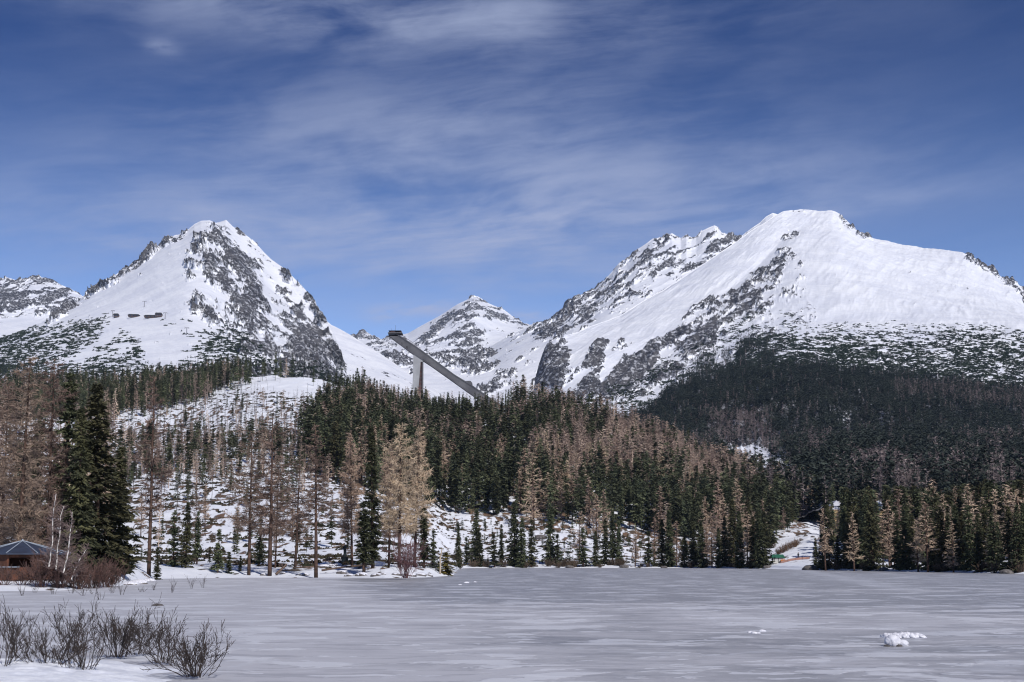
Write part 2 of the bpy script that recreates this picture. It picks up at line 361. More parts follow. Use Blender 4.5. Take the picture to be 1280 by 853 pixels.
# ---- summit in the middle, far up the valley
def rockD(px, py, P, V):
    a = poly(px, py, [(560, 392), (575, 382), (597, 378), (628, 392), (640, 402), (615, 398), (600, 392), (590, 402), (612, 425), (598, 440), (560, 430), (530, 437), (510, 440), (530, 418)], 5)
    t = poly(px, py, [(585, 374), (600, 372), (660, 402), (650, 412), (600, 385)], 4)
    l = poly(px, py, [(440, 412), (475, 420), (500, 425), (520, 430), (480, 445), (440, 430)], 5)
    rt = poly(px, py, [(640, 402), (700, 398), (720, 420), (690, 415), (660, 414)], 4)
    return mottle(.012+a*.42+t*.2+l*.36+rt*.36, P, 45, 120, 55, 43, fine=36)
Dm = Sheet('middle_mountain', 380, 780, 460, [
    ('p', [(380, 500, 4200), (780, 500, 4200)]), ('p', [(380, 455, 5000), (500, 446, 5000), (600, 440, 5100), (660, 430, 5100), (780, 430, 5100)]),
    ('p', [(380, 420, 5800), (440, 424, 5800), (500, 428, 5700), (540, 416, 5600), (575, 402, 5600), (597, 395, 5650), (620, 402, 6000), (660, 413, 6000), (780, 415, 6000)]),
    ('p', [(380, 400, 6500), (430, 420, 6500), (445, 421, 6500), (451, 417, 6500), (457, 415, 6500), (465, 420, 6500), (476, 425, 6500), (487, 421, 6500), (510, 417, 6500), (522, 410, 6500), (535, 403, 6500), (550, 395, 6500), (563, 387, 6500), (572, 381, 6500), (583, 376, 6500), (590, 372, 6500), (597, 371, 6500), (604, 375, 6500),
           (612, 380, 6500), (622, 385, 6500), (632, 390, 6500), (642, 398, 6500), (655, 405, 6500), (663, 407, 6500), (675, 404, 6500), (690, 401, 6500), (780, 405, 6500)]),
    ('z', [(380, 700, 7600), (780, 700, 7600)])], [50, 90, 120, 20], snowrock_far, mount_disp(45, 41, 28, 150, 60, 6, 5), rockD)

# ---- rocky steps of the cirque below it
def rockF(px, py, P, V):
    a = poly(px, py, [(530, 442), (560, 434), (605, 440), (640, 436), (675, 426), (672, 432), (640, 452), (600, 468), (565, 456), (535, 452)], 6)
    b = poly(px, py, [(640, 450), (678, 440), (660, 452), (620, 470)], 5); c = poly(px, py, [(596, 492), (625, 470), (650, 462), (640, 476), (610, 500)], 5)
    d_ = poly(px, py, [(470, 438), (520, 448), (520, 470), (480, 455)], 7)
    return mottle(.02+a*.52+b*.42+c*.5+d_*.4, P, 25, 80, 34, 53, fine=24)
Fm = Sheet('cirque_step', 440, 760, 380, [
    ('p', [(440, 520, 2700), (760, 520, 2700)]), ('p', [(440, 470, 3500), (560, 478, 3400), (640, 468, 3300), (760, 455, 3300)]), ('p', [(440, 455, 3850), (560, 458, 3800), (640, 450, 3800), (760, 440, 3700)]),
    ('p', [(440, 440, 4200), (480, 444, 4200), (520, 440, 4200), (560, 436, 4200), (600, 440, 4200), (640, 435, 4200), (670, 424, 4200), (700, 420, 4200), (760, 425, 4200)]),
    ('z', [(440, 480, 4900), (760, 480, 4900)])], [50, 80, 60, 15], snowrock_far, mount_disp(25, 51, 36, 120, 45, 6, 8), rockF)

# ---- smooth snow shoulder between the left and the middle mountain
E_ = Sheet('snow_shoulder', 380, 600, 220, [
    ('p', [(380, 530, 2300), (600, 540, 2300)]), ('p', [(380, 380, 3600), (400, 394, 3600), (415, 407, 3600), (430, 415, 3550), (445, 424, 3500), (460, 434, 3450), (490, 452, 3350), (520, 474, 3200), (560, 498, 3050), (600, 520, 3000)]),
    ('z', [(380, 400, 4300), (600, 200, 4000)])], [140, 15], snowrock, mount_disp(-40, 61, 8, 100, 40, 5, 1),
    lambda px, py, P, V: mottle(.004+.035*poly(px, py, [(430, 430), (520, 478), (600, 520), (420, 520)], 10), P, -38, 60, 14, 63, fine=12))

# ---- jagged ridge behind the right mountain
def rockC(px, py, P, V):
    a = poly(px, py, [(668, 400), (700, 385), (720, 370), (760, 345), (800, 312), (830, 298), (850, 300), (880, 292), (915, 300), (890, 330), (850, 345), (830, 345), (790, 375), (740, 400), (700, 425), (668, 430)], 8)
    b = poly(px, py, [(905, 292), (925, 300), (900, 335), (858, 352), (880, 322)], 6); t = poly(px, py, [(668, 402), (700, 378), (740, 360), (715, 400), (675, 425)], 6)
    e = poly(px, py, [(925, 296), (965, 270), (950, 290), (920, 310)], 4)
    return mottle(.03+a*.27+b*.30+t*.30+e*.22, P, 42, 110, 26, 73, fine=22)
CRC = [(600, 440), (640, 418), (658, 409), (670, 404), (682, 402), (690, 398), (698, 392), (705, 384), (712, 379), (717, 372), (724, 371), (732, 366), (742, 363), (750, 354), (760, 346), (768, 337), (774, 329), (784, 323), (793, 314), (800, 310), (808, 305), (816, 299), (824, 298), (832, 295), (840, 292), (845, 295), (851, 298),
       (858, 294), (864, 297), (870, 296), (878, 289), (886, 285), (893, 282), (898, 285), (902, 291), (909, 293), (914, 292), (918, 299), (926, 296), (934, 290), (942, 284), (950, 279), (957, 272), (966, 267), (972, 269), (980, 277), (1000, 292), (1060, 330)]
Cm = Sheet('jagged_ridge', 600, 1060, 520, [
    ('p', [(600, 520, 2900), (640, 500, 2950), (1060, 470, 3300)]), ('p', [(600, 470, 3500), (640, 450, 3500), (700, 430, 3500), (800, 380, 3700), (900, 340, 3900), (1060, 360, 3900)]),
    ('p', [(a, b, 4300+(18*math.sin(a*.9))) for a, b in CRC]), ('z', [(600, 200, 5200), (1060, 500, 5200)])], [80, 170, 20], snowrock_far, mount_disp(42, 71, 26, 130, 34, 4, 9), rockC)

# ---- big mountain on the right
CRB = [(560, 560), (640, 530), (660, 505), (667, 488), (671, 465), (678, 445), (686, 430), (696, 422), (708, 420), (725, 414), (740, 408), (775, 395), (800, 380), (840, 355), (880, 330), (915, 306), (945, 285), (965, 272), (978, 265), (988, 263), (1000, 262), (1020, 264), (1040, 264), (1048, 267), (1054, 273), (1061, 278),
       (1066, 285), (1074, 289), (1083, 293), (1092, 298), (1105, 300), (1125, 305), (1150, 309), (1180, 312), (1204, 315), (1212, 320), (1220, 326), (1232, 333), (1242, 338), (1250, 345), (1262, 349), (1270, 353), (1276, 360), (1282, 368), (1330, 395), (1450, 440), (1560, 470)]
def dB(px): return np.interp(px, [560, 668, 705, 840, 1000, 1100, 1280, 1560], [2400, 2600, 2720, 3200, 3700, 3620, 3350, 3000])
def rockB(px, py, P, V):
    b1 = poly(px, py, [(664, 492), (672, 450), (684, 430), (706, 424), (714, 440), (706, 470), (700, 486), (680, 486)], 4)
    b2 = poly(px, py, [(722, 492), (732, 450), (745, 428), (760, 430), (752, 455), (752, 480), (770, 460), (800, 440), (815, 424), (826, 432), (820, 455), (790, 480), (770, 500), (735, 500)], 4)
    spur = poly(px, py, [(770, 462), (800, 436), (830, 420), (860, 396), (880, 378), (920, 360), (960, 335), (985, 312), (992, 316), (965, 350), (940, 385), (910, 410), (880, 440), (840, 470), (800, 500), (760, 500)], 9)
    k1 = poly(px, py, [(976, 300), (990, 292), (999, 291), (996, 298), (980, 303)], 1.5); k2 = poly(px, py, [(948, 340), (968, 324), (978, 322), (960, 338)], 3); k3 = poly(px, py, [(982, 320), (992, 312), (994, 315), (984, 323)], 2)
    e1 = poly(px, py, [(1046, 264), (1060, 274), (1090, 296), (1080, 298), (1062, 288), (1050, 272)], 2.5); e2 = poly(px, py, [(1205, 313), (1240, 334), (1285, 362), (1285, 385), (1272, 365), (1240, 345), (1210, 325)], 3)
    tops = poly(px, py, [(745, 430), (790, 432), (780, 440), (745, 440)], 4)
    specks = poly(px, py, [(700, 470), (830, 470), (960, 350), (1000, 330), (1010, 400), (900, 440), (800, 505), (700, 500)], 15)
    wood = poly(px, py, [(800, 520), (830, 500), (870, 485), (940, 462), (1000, 458), (1100, 466), (1200, 482), (1600, 500), (1600, 700), (700, 700), (700, 580)], 6)  # dark floor below the trees: needles and brush, with their shade in the colour
    hole = poly(px, py, [(900, 557), (948, 557), (1000, 590), (990, 610), (935, 600), (905, 580)], 4)
    cov = .005+b1*.93+b2*.75+spur*.46+k1*.8+k2*.7+k3*.6+e1*.6+e2*.5+tops*.3+specks*.20+wood*.85*(1-hole)
    return mottle(cov, P, 50, 80, 24, 83, fine=15)
B = Sheet('right_mountain', 560, 1560, 1000, [
    ('p', [(560, 600, 1100), (800, 590, 1000), (860, 626, 850), (1000, 650, 640), (1560, 650, 560)]),
    ('p', [(560, 590, 1500), (760, 565, 1500), (860, 560, 1400), (1000, 562, 1350), (1280, 562, 1350), (1560, 562, 1350)]),
    ('p', [(560, 580, 1900), (660, 512, 2200), (740, 502, 2000), (830, 500, 1900), (900, 482, 1880), (950, 462, 1900), (1000, 456, 1900), (1100, 462, 1900), (1200, 475, 1850), (1280, 488, 1820), (1560, 500, 1800)]),
    ('p', [(560, 570, 2100), (640, 535, 2300), (668, 495, 2420), (700, 492, 2350), (740, 492, 2250), (800, 481, 2250), (860, 456, 2300), (900, 440, 2350), (940, 421, 2400), (1000, 405, 2450), (1100, 402, 2400), (1280, 400, 2350), (1560, 480, 2200)]),
    ('p', [(560, 565, 2200), (640, 532, 2350), (668, 489, 2440), (690, 470, 2380), (740, 450, 2420), (770, 440, 2480), (800, 430, 2560), (830, 414, 2660), (860, 396, 2780), (900, 372, 2920), (940, 340, 3120), (970, 310, 3330), (985, 292, 3450), (1000, 286, 3480), (1045, 290, 3400), (1100, 330, 3100), (1280, 382, 2950), (1330, 405, 2850), (1560, 475, 2600)]),
    ('p', [(a, b, dB(a)) for a, b in CRB]),
    ('z', [(560, 50, 3300), (800, 350, 4100), (1000, 500, 4700), (1280, 300, 4300), (1560, 100, 3900)])],
    [30, 60, 70, 70, 120, 25], snowrock, mount_disp(52, 81, 20, 110, 26, 5, 6), rockB, 3)

# ---- the wooded hill with its shore, from the gazebo round to the right
def terr_noise(px, py, P, rk, V):
    D = P[..., 1]; rise = sstep(V, .6, 2.4)
    o = np.zeros(P.shape); o[..., 2] = rise*(9*(fbm(P[..., 0]/70, D/70, 91, 4)-.5)+1.6*(fbm(P[..., 0]/9, D/9, 92, 4)-.5))+.35*sstep(V, .05, .8)*(fbm(P[..., 0]/4, D/4, 93, 4)-.5)*1.2
    return o
def rock_hill(px, py, P, V):
    n = fbm(P[..., 0]/2.4, P[..., 1]/5, 95, 4); n2 = fbm(P[..., 0]/30, P[..., 1]/40, 96, 4)
    forest = poly(px, py, [(430, 470), (700, 505), (1010, 600), (1010, 660), (900, 690), (700, 660), (560, 640), (430, 620), (400, 560)], 12)
    hum = poly(px, py, [(300, 480), (340, 465), (450, 488), (430, 500), (330, 492)], 5)
    trk = poly(px, py, [(984, 705), (1010, 705), (1024, 668), (1016, 662), (1003, 668), (990, 690)], 3)
    bare = poly(px, py, [(520, 640), (700, 650), (720, 665), (560, 660)], 6)
    banded = poly(px, py, [(150, 560), (330, 560), (330, 600), (150, 600)], 10)
    slope = poly(px, py, [(120, 500), (300, 495), (440, 500), (440, 700), (120, 700)], 15)
    shore = sstep(V, .0, .05)*(1-sstep(V, .25, .6))
    cov = (.11+forest*.5+bare*.25+banded*.06+slope*.10)*(.35+.65*sstep(V, .3, .9))*(1-.97*trk)*(1-.92*hum)
    z = zn(.55*zn(n)+.16*zn(n2)+.45*zn(fbm(P[..., 0]/1.0, P[..., 1]/2.2, 97, 3))); c_ = np.clip(cov, .002, .99)
    return np.clip(.48+.17*(z+.62*np.log(c_/(1-c_))), 0, 1)
hillmat = snow_mat('snowy_forest_floor', rock=(.10, .078, .06), rock2=(.05, .042, .034), scale=.35, fine=.30, bumpd=.25, soil=(.17, .105, .07), grassy=1, lo=.46, hi=.54, snow2=(.70, .72, .79))
SH = [(-600, 70), (-200, 105), (0, 120), (80, 123), (150, 146), (200, 200), (310, 213), (400, 214), (450, 212), (480, 206), (530, 216), (560, 234), (567, 262), (573, 400), (580, 455), (700, 467), (860, 460), (960, 420), (1010, 375), (1100, 335), (1280, 268), (1600, 210)]
def shD(px): return np.interp(px, [a for a, b in SH], [b for a, b in SH])
SX = sorted(set([a for a, b in SH]+[250, 350, 620, 660, 760, 800, 900, 985, 1050, 1180, 1400]))
crest = [(-600, 500), (0, 492), (130, 493), (250, 484), (300, 474), (340, 469), (380, 472), (415, 480), (450, 491), (500, 503), (600, 512), (660, 508), (700, 515), (760, 530), (820, 553), (880, 580), (950, 606), (1000, 622), (1050, 640), (1100, 652), (1280, 660), (1600, 664)]
crestD = [(-600, 1050), (340, 1050), (430, 960), (600, 900), (800, 880), (950, 800), (1050, 700), (1600, 620)]
def ip(t, a): return float(np.interp(a, [q[0] for q in t], [q[1] for q in t]))
mid1 = [(-600, 700), (0, 692), (150, 690), (200, 682), (300, 678), (450, 680), (560, 694), (700, 694), (860, 698), (960, 700), (1010, 697), (1100, 702), (1280, 706), (1600, 706)]
mid1D = [(-600, 200), (0, 230), (200, 330), (450, 340), (560, 500), (860, 500), (1010, 470), (1280, 340), (1600, 300)]
mid2 = [(-600, 620), (0, 620), (200, 606), (330, 604), (450, 612), (560, 640), (700, 650), (860, 668), (960, 676), (1010, 668), (1100, 680), (1280, 684), (1600, 684)]
mid2D = [(-600, 500), (0, 520), (450, 520), (560, 590), (860, 590), (1010, 560), (1280, 450), (1600, 400)]
H = Sheet('hill', -600, 1600, 1300, [
    ('z', [(a, -.12, shD(a)) for a in SX]),
    ('z', [(a, .9 if a < 565 else .55, shD(a)+(14 if a < 565 else 8)) for a in SX]),
    ('p', [(a, ip(mid1, a), ip(mid1D, a)) for a in SX]),
    ('p', [(a, ip(mid2, a), ip(mid2D, a)) for a in SX]),
    ('p', [(a, b, ip(crestD, a)) for a, b in crest]),
    ('z', [(-600, 95, 1400), (340, 100, 1350), (600, 70, 1300), (900, 35, 1150), (1050, 20, 900), (1600, 12, 800)])],
    [16, 60, 80, 170, 25], hillmat, terr_noise, rock_hill, 3)

# ---- ground plain under everything, the frozen lake and the near snow bank
def plane_grid(name, x0, x1, y0, y1, nx, ny, zf, m_, attrs=None):
    X, Y = np.meshgrid(np.linspace(x0, x1, nx), np.linspace(y0, y1, ny)); Z = zf(X, Y)
    i = (np.arange(ny-1)[:, None]*nx+np.arange(nx-1)[None]).reshape(-1)
    return link(name, mesh(name, np.stack([X, Y, Z], -1).reshape(-1, 3), np.stack([i, i+1, i+nx+1, i+nx], -1), [m_], attrs=attrs(X, Y, Z) if attrs else {'rock': np.zeros(X.shape)}, smooth=True), kind='structure')
plane_grid('ground', -8500, 8500, -2200, 11500, 30, 30, lambda X, Y: X*0-3.0, hillmat)
ice = bpy.data.materials.new('lake_ice'); ice.use_nodes = True; k = NT(ice.node_tree); b = k.n['Principled BSDF']
p = k.pos(); x, y, z = k.sep(p)
wp = k.v('ADD', p, k.v('MULTIPLY', k.noise(p, .3, 4, .6, 0, True), (3, 3, 0)))
st = k.v('MULTIPLY', wp, (1, 1, 1))
big = k.noise(k.v('MULTIPLY', wp, (.5, 1, 1)), .022, 3, .5); med = k.noise(st, .22, 5, .6); sm = k.noise(st, 1.1, 5, .65); fin = k.noise(p, 7, 4, .7)
leftness = k.ss(k.m('ADD', x, k.m('MULTIPLY', y, .10)), 8, -12, 0., .34)
far = k.ss(y, 60, 210, 0, .19)
wet = k.m('ADD', k.m('ADD', k.m('MULTIPLY', big, .62), k.m('MULTIPLY', med, .30)), k.m('MULTIPLY', sm, .14))
wet = k.m('ADD', wet, k.m('SUBTRACT', k.m('SUBTRACT', leftness, far), .03))
snowy = k.ss(wet, .44, .58)
patch = k.ss(k.m('ADD', k.m('MULTIPLY', k.noise(k.v('MULTIPLY', wp, (.85, 1, 1)), .24, 6, .62), .8), k.m('MULTIPLY', med, .2)), .53, .56)
c = k.mix(k.ss(fin, .3, .7), (.255, .257, .278), (.32, .32, .34))
c = k.mix(k.m('MULTIPLY', snowy, .85), c, (.50, .50, .545)); c = k.mix(k.m('MULTIPLY', k.ss(k.noise(k.v('MULTIPLY', wp, (.25, 1, 1)), .9, 6, .7), .48, .60), .34), c, (.15, .155, .19))
c = k.mix(k.m('MULTIPLY', patch, .75), c, (.60, .61, .66))
flk = k.ss(k.noise(k.v('MULTIPLY', wp, (.4, 1, 1)), .9, 4, .65), .60, .615)
c = k.mix(k.m('MULTIPLY', flk, .8), c, (.62, .63, .68))
cd = k.noise(k.v('MULTIPLY', p, (1, 1, 1)), .12, 4, .6, 0, True); vo = k.n.new('ShaderNodeTexVoronoi'); vo.feature = 'DISTANCE_TO_EDGE'; vo.inputs['Scale'].default_value = .055
k.put(vo.inputs['Vector'], k.v('ADD', p, k.v('MULTIPLY', cd, (14, 14, 0))))
c = k.mix(k.ss(vo.outputs['Distance'], .004, .012, .5, 0.), c, (.50, .51, .56))
# the trodden track that crosses the ice from the ski run
tx = k.m('ABSOLUTE', k.m('SUBTRACT', x, k.m('MULTIPLY_ADD', k.m('SUBTRACT', 420., y), -.1557, 78.6)))
tw = k.m('MULTIPLY', k.ss(k.m('ADD', tx, k.m('MULTIPLY', med, 3.)), 1.4, 5.0, .45, 0.), k.ss(y, 95, 160))
c = k.mix(tw, c, (.55, .56, .61))
k.put(b.inputs['Base Color'], c); b.inputs['Specular IOR Level'].default_value = .35
k.put(b.inputs['Roughness'], k.m('MULTIPLY_ADD', snowy, .25, .42))
k.put(b.inputs['Normal'], k.bump(k.m('ADD', k.m('MULTIPLY', fin, .05), k.m('ADD', k.m('MULTIPLY', snowy, .5), k.m('MULTIPLY', patch, .5))), .7, .06))
plane_grid('frozen_lake', -500, 700, -80, 560, 60, 60, lambda X, Y: X*0, ice)
banksnow = snow_mat('snow_bank_snow', rock=(.10, .085, .07), rock2=(.06, .05, .04), scale=2.2, fine=.25, bumpd=.05, snow2=(.58, .60, .68), lo=.5, hi=.6)
FOOT = [(-9.6+.36*i+(.14 if i % 2 else -.14), 33.4-.52*i+.25*math.sin(i*.7)) for i in range(20)]+[(-11.5+.30*i+(.12 if i % 2 else -.12), 31+.1*i) for i in range(14)]
def bankz(X, Y):
    e = -6.3+1.0*(fbm(X*0+Y/3, Y/5, 101, 3)-.5)*3-.02*(Y-30)**2
    a = sstep(-(X-e), -.5, 4.5); b_ = 1-sstep(Y+1.5*(fbm(X/2.5, Y/4, 102, 3)-.5)*2, 34.5, 40.5)
    dent = 0
    for fx, fy in FOOT: dent = dent+.07*np.exp(-((X-fx)/.13)**2-((Y-fy)/.20)**2)
    return -.12-dent*a+.40*a*b_*sstep(Y, 20, 24)+.10*a*b_*(fbm(X/1.6, Y/1.6, 103, 4)-.5)+.07*a*b_*(fbm(X/.35, Y/.35, 104, 2)-.5)
plane_grid('snow_bank', -24, 0, 20, 44, 380, 400, bankz, banksnow, lambda X, Y, Z: {'rock': .12+.5*np.clip(fbm(X/.8, Y/.8, 105, 4)-.62, 0, 1)})

# ------------------------------------------------------------------ foliage materials
M_spruce = mat('spruce_needles', (.095, .102, .055), .85, scale=.5, col2=(.040, .047, .028), rnd=.35, spec=.15)
M_spruce_w = mat('spruce_needles_warm', (.095, .090, .046), .85, scale=.45, col2=(.034, .036, .021), rnd=.2, spec=.15)
M_spruce_far = mat('far_spruce_needles', (.048, .057, .046), .9, scale=.05, col2=(.026, .033, .030), rnd=.35, tintattr=True, spec=.1)
M_larch = mat('larch_twigs', (.52, .385, .285), .9, scale=.4, col2=(.34, .255, .195), rnd=.25, spec=.1)
M_larch_d = mat('dark_larch_twigs', (.265, .19, .148), .9, scale=.4, col2=(.14, .103, .085), rnd=.25, spec=.1)
M_larch_far = mat('far_larch_twigs', (.46, .345, .28), .9, scale=.04, col2=(.27, .205, .175), rnd=.5, tintattr=True, spec=.1)
M_bark = mat('bark', (.115, .07, .052), .9, scale=1.5, col2=(.05, .035, .03), bump=.02, spec=.1)
M_grey = mat('grey_dead_wood', (.085, .070, .064), .9, scale=1.2, col2=(.06, .052, .05), spec=.1)
M_birch = mat('birch_bark', (.68, .65, .62), .7, scale=5, col2=(.12, .10, .09), thr=(.56, .64))
M_red = mat('red_willow_stems', (.125, .068, .058), .85, scale=2, col2=(.07, .045, .038))
M_stem = mat('dark_shrub_stems', (.055, .042, .038), .85, scale=6, col2=(.026, .020, .019))
M_olive = mat('olive_needles', (.20, .145, .028), .9, scale=1.5, col2=(.075, .07, .02))
M_scrub = mat('dwarf_pine', (.030, .040, .026), .9, scale=.03, col2=(.016, .024, .018), spec=.1)

# ------------------------------------------------------------------ tree prototypes (unit: metres)
def spruce(seed, h, rad, nb, ns, size, bare=.08, power=.85, sparse=0.):
    """crown as drooping branches, each a chain of needle sprays; returns triangle soup"""
    g = np.random.default_rng(seed)
    t = bare+(1-bare)*np.sort(g.random(nb))**1.0
    az = (np.arange(nb)*2.39996+g.normal(0, .5, nb)) % (2*math.pi)
    taper = ((1-t)**power)*(.78+.22*np.sin(az*2+seed))*g.uniform(.55, 1.15, nb)*(1-.35*sstep(bare+.14-t, 0, .14))
    keep = g.random(nb) > sparse
    L = rad*np.clip(taper, .03, 2); L[~keep] *= .35
    n = nb*ns; bi = np.repeat(np.arange(nb), ns); u = g.random(n)**.62
    tt = t[bi]; a = az[bi]+g.normal(0, .10, n)*(1.2-u)
    r = L[bi]*u; droop = -.38*r-.05*r*r/max(rad, 1)+.22*rad*(u**3)*(1-tt)*.5
    z = tt*h+droop+g.normal(0, .1*size, n)
    c = np.stack([np.cos(a)*r, np.sin(a)*r, z], -1)+g.normal(0, .25*size, (n, 3))*np.array([1, 1, .5])
    o = np.stack([np.cos(a), np.sin(a), -.45+.35*g.normal(0, 1, n)], -1)
    s_ = np.stack([-np.sin(a), np.cos(a), g.normal(0, .35, n)], -1)*g.choice([-1, 1], n)[:, None]
    dr = o*.9+s_*g.uniform(0, .9, n)[:, None]; dr /= np.linalg.norm(dr, axis=1)[:, None]
    sd = np.cross(dr, np.stack([g.normal(0, .7, n), g.normal(0, .7, n), np.ones(n)], -1)); sd /= np.linalg.norm(sd, axis=1)[:, None]+1e-9
    ln = size*g.uniform(.7, 1.35, n)*(.55+.45*(1-tt)); wd = ln*g.uniform(.22, .36, n)
    V = np.stack([c-sd*wd[:, None]-dr*ln[:, None]*.25, c+sd*wd[:, None]-dr*ln[:, None]*.25, c+dr*ln[:, None]*.9], 1).reshape(-1, 3)
    # the leader
    return V
def trunk(h, r, n=6, lean=0, seed=0, top=1.0):
    g = np.random.default_rng(seed); z = np.linspace(-.4, h*top, 8)
    P = np.stack([lean*(z/h)**2+g.normal(0, .012*h/12, 8)*(z > .5), g.normal(0, .012*h/12, 8)*(z > .5), z], -1)
    m_ = MB(); m_.tube(P, r*(1-z.clip(0)/h*.92)+.02, n); return m_
def soup_faces(n): return np.arange(n).reshape(-1, 3)
def larch(seed, h, rad, nb, ntw, tw=.035, bare=.35, tl=.75, power=.7, up=.12):
    """bare limbs (tubes) and a haze of thin twigs (sliver triangles)"""
    g = np.random.default_rng(seed); limbs = MB(); V = []
    for i in range(nb):
        t = bare+(1-bare)*(i+g.random())/nb; a = i*2.39996+g.normal(0, .6)
        L = rad*((1-t)/(1-bare)+.06)**power*g.uniform(.35, 1.25)*(.7+.3*math.sin(a*2+seed))
        d0 = np.array([math.cos(a), math.sin(a)]); q = np.linspace(0, 1, 5); wig = np.cumsum(g.normal(0, .05, 5))*L
        P = np.stack([d0[0]*L*q-d0[1]*wig, d0[1]*L*q+d0[0]*wig, t*h-.16*L*q+(up+.16)*L*q**2.2], -1)
        limbs.tube(P, np.linspace(.012*h*(1-t)*.35+.018, .010, 5), 3, False)
        n = max(6, int(ntw*L/rad)); u = g.random(n)**.7; idx = u*4; i0 = np.minimum(idx.astype(int), 3); f = (idx-i0)[:, None]
        c = P[i0]*(1-f)+P[i0+1]*f
        dr = np.stack([d0[0]*.7+g.normal(0, .65, n), d0[1]*.7+g.normal(0, .65, n), g.normal(.05, .5, n)], -1); dr /= np.linalg.norm(dr, axis=1)[:, None]
        sd = np.cross(dr, g.normal(0, 1, (n, 3))); sd /= np.linalg.norm(sd, axis=1)[:, None]
        ln = tl*g.uniform(.5, 1.4, n)[:, None]*(.45+.55*(1-t)/(1-bare)); w_ = tw
        tip = c+dr*ln; V.append(np.stack([c-sd*w_, c+sd*w_, tip], 1))
        # second order twigs from the tips
        m2 = g.normal(0, .7, (n, 3)); d2 = dr*.5+m2*.6; d2 /= np.linalg.norm(d2, axis=1)[:, None]; c2 = c+dr*ln*.5
        V.append(np.stack([c2-sd*w_*.8, c2+sd*w_*.8, c2+d2*ln*.7], 1))
    V = np.concatenate(V).reshape(-1, 3); return limbs, V
class Proto: pass
def mk_spruce(seed, h, rad, nb, ns, size, m_=None, **kw):
    p = Proto(); V = spruce(seed, h, rad, nb, ns, size, **kw); p.kind = 'spruce_tree'; p.h = h
    p.crown = mesh('spruce_crown', V, soup_faces(len(V)), [m_ or M_spruce]); t = trunk(h, h*.012+.04, 6, seed=seed, top=.98)
    p.trunk = mesh('trunk', np.concatenate(t.V), t.Fc, [M_bark], smooth=True); p.V = V; p.tv = np.concatenate(t.V); p.tf = t.Fc; return p
def mk_larch(seed, h, rad, nb, ntw, m_=None, lean=0, bark=None, kind='larch_tree', **kw):
    p = Proto(); l, V = larch(seed, h, rad, nb, ntw, **kw); p.kind = kind; p.h = h
    LV = np.concatenate(l.V); tri = []
    for f in l.Fc: tri += [(f[0], f[1], f[2]), (f[0], f[2], f[3])]
    tri = np.array(tri); n0 = len(V)
    p.crown = mesh('larch_crown', np.concatenate([V, LV]), np.concatenate([soup_faces(n0), tri+n0]), [m_ or M_larch, bark or M_bark], mi=np.concatenate([np.zeros(n0//3), np.ones(len(tri))]))
    t = trunk(h, h*(.0055 if kind == 'dead_tree' else .0105)+.03, 6, lean, seed, .985)
    p.trunk = mesh('trunk', np.concatenate(t.V), t.Fc, [bark or M_bark], smooth=True); p.V = V; return p

NEAR_S = [mk_spruce(11, 20, 4.0, 230, 34, .62, M_spruce_w, bare=.02, power=.72), mk_spruce(12, 21, 2.5, 230, 30, .52, M_spruce, bare=.08, power=.55), mk_spruce(13, 18, 3.0, 210, 30, .55, M_spruce_w, bare=.04, power=.7)]
SHORE_S = [mk_spruce(90+i, 17, (3.0, 2.6, 3.4)[i], 190, 20, .70, (M_spruce, M_spruce, M_spruce_w)[i], bare=.0, power=(.62, .7, .75)[i]) for i in range(3)]
MID_S = [mk_spruce(20+i, 17, (2.3, 2.0, 2.6, 1.8, 2.2)[i], 120, 13, .85, None if i != 2 else M_spruce_w, bare=(.08, .3, .04, .14, .2)[i], power=(.75, .6, .8, .7, .65)[i], sparse=(.0, .15, .0, .25, .1)[i]) for i in range(5)]
YOUNG_S = [mk_spruce(30+i, 9, (1.7, 1.4, 2.0)[i], 70, 14, .55, None, bare=.03, power=.9, sparse=(.1, .25, .35)[i]) for i in range(3)]
HILL_S = [mk_spruce(40+i, 17, (1.9, 1.6, 2.4, 1.7, 2.7, 1.3, 2.1)[i], 76, 9, 1.05, None if i % 3 else M_spruce_w, bare=(.2, .3, .1, .25, .05, .4, .15)[i], power=(.7, .5, .85, .6, .55, .4, 1.0)[i], sparse=(.1, .25, .05, .3, .15, .4, .2)[i]) for i in range(7)]
NEAR_L = [mk_larch(51, 21, 4.3, 90, 150, bare=.24, tw=.042, tl=1.0, power=.62), mk_larch(52, 20, 4.8, 70, 100, M_larch_d, bare=.30, tw=.036, tl=1.0, power=.5), mk_larch(53, 22, 4.6, 100, 150, M_larch_d, bare=.06, tw=.04, tl=1.05, power=.5), mk_larch(54, 19, 4.0, 56, 90, M_larch_d, bare=.25, tw=.034, tl=1.0, power=.45)]
MID_L = [mk_larch(60+i, 17, (2.6, 2.2, 3.0)[i], 46, 26, M_larch, bare=(.12, .2, .3)[i], tw=.085, tl=1.1, power=.8) for i in range(3)]
SPARSE_L = [mk_larch(70+i, 20, 3.2, 50, 80, M_larch_d, bare=(.30, .4)[i], tw=.045, tl=.8, power=.5) for i in range(2)]
SNAG = [mk_larch(80+i, 15, (.9, .6, 1.2)[i], (12, 8, 18)[i], 5, M_grey, bare=(.3, .4, .25)[i], tw=.05, tl=.5, bark=M_grey, kind='dead_tree') for i in range(3)]
OLIVE = mk_spruce(35, 4, 1.35, 80, 20, .30, M_olive, bare=.02, power=.7)
print('protos', flush=True)

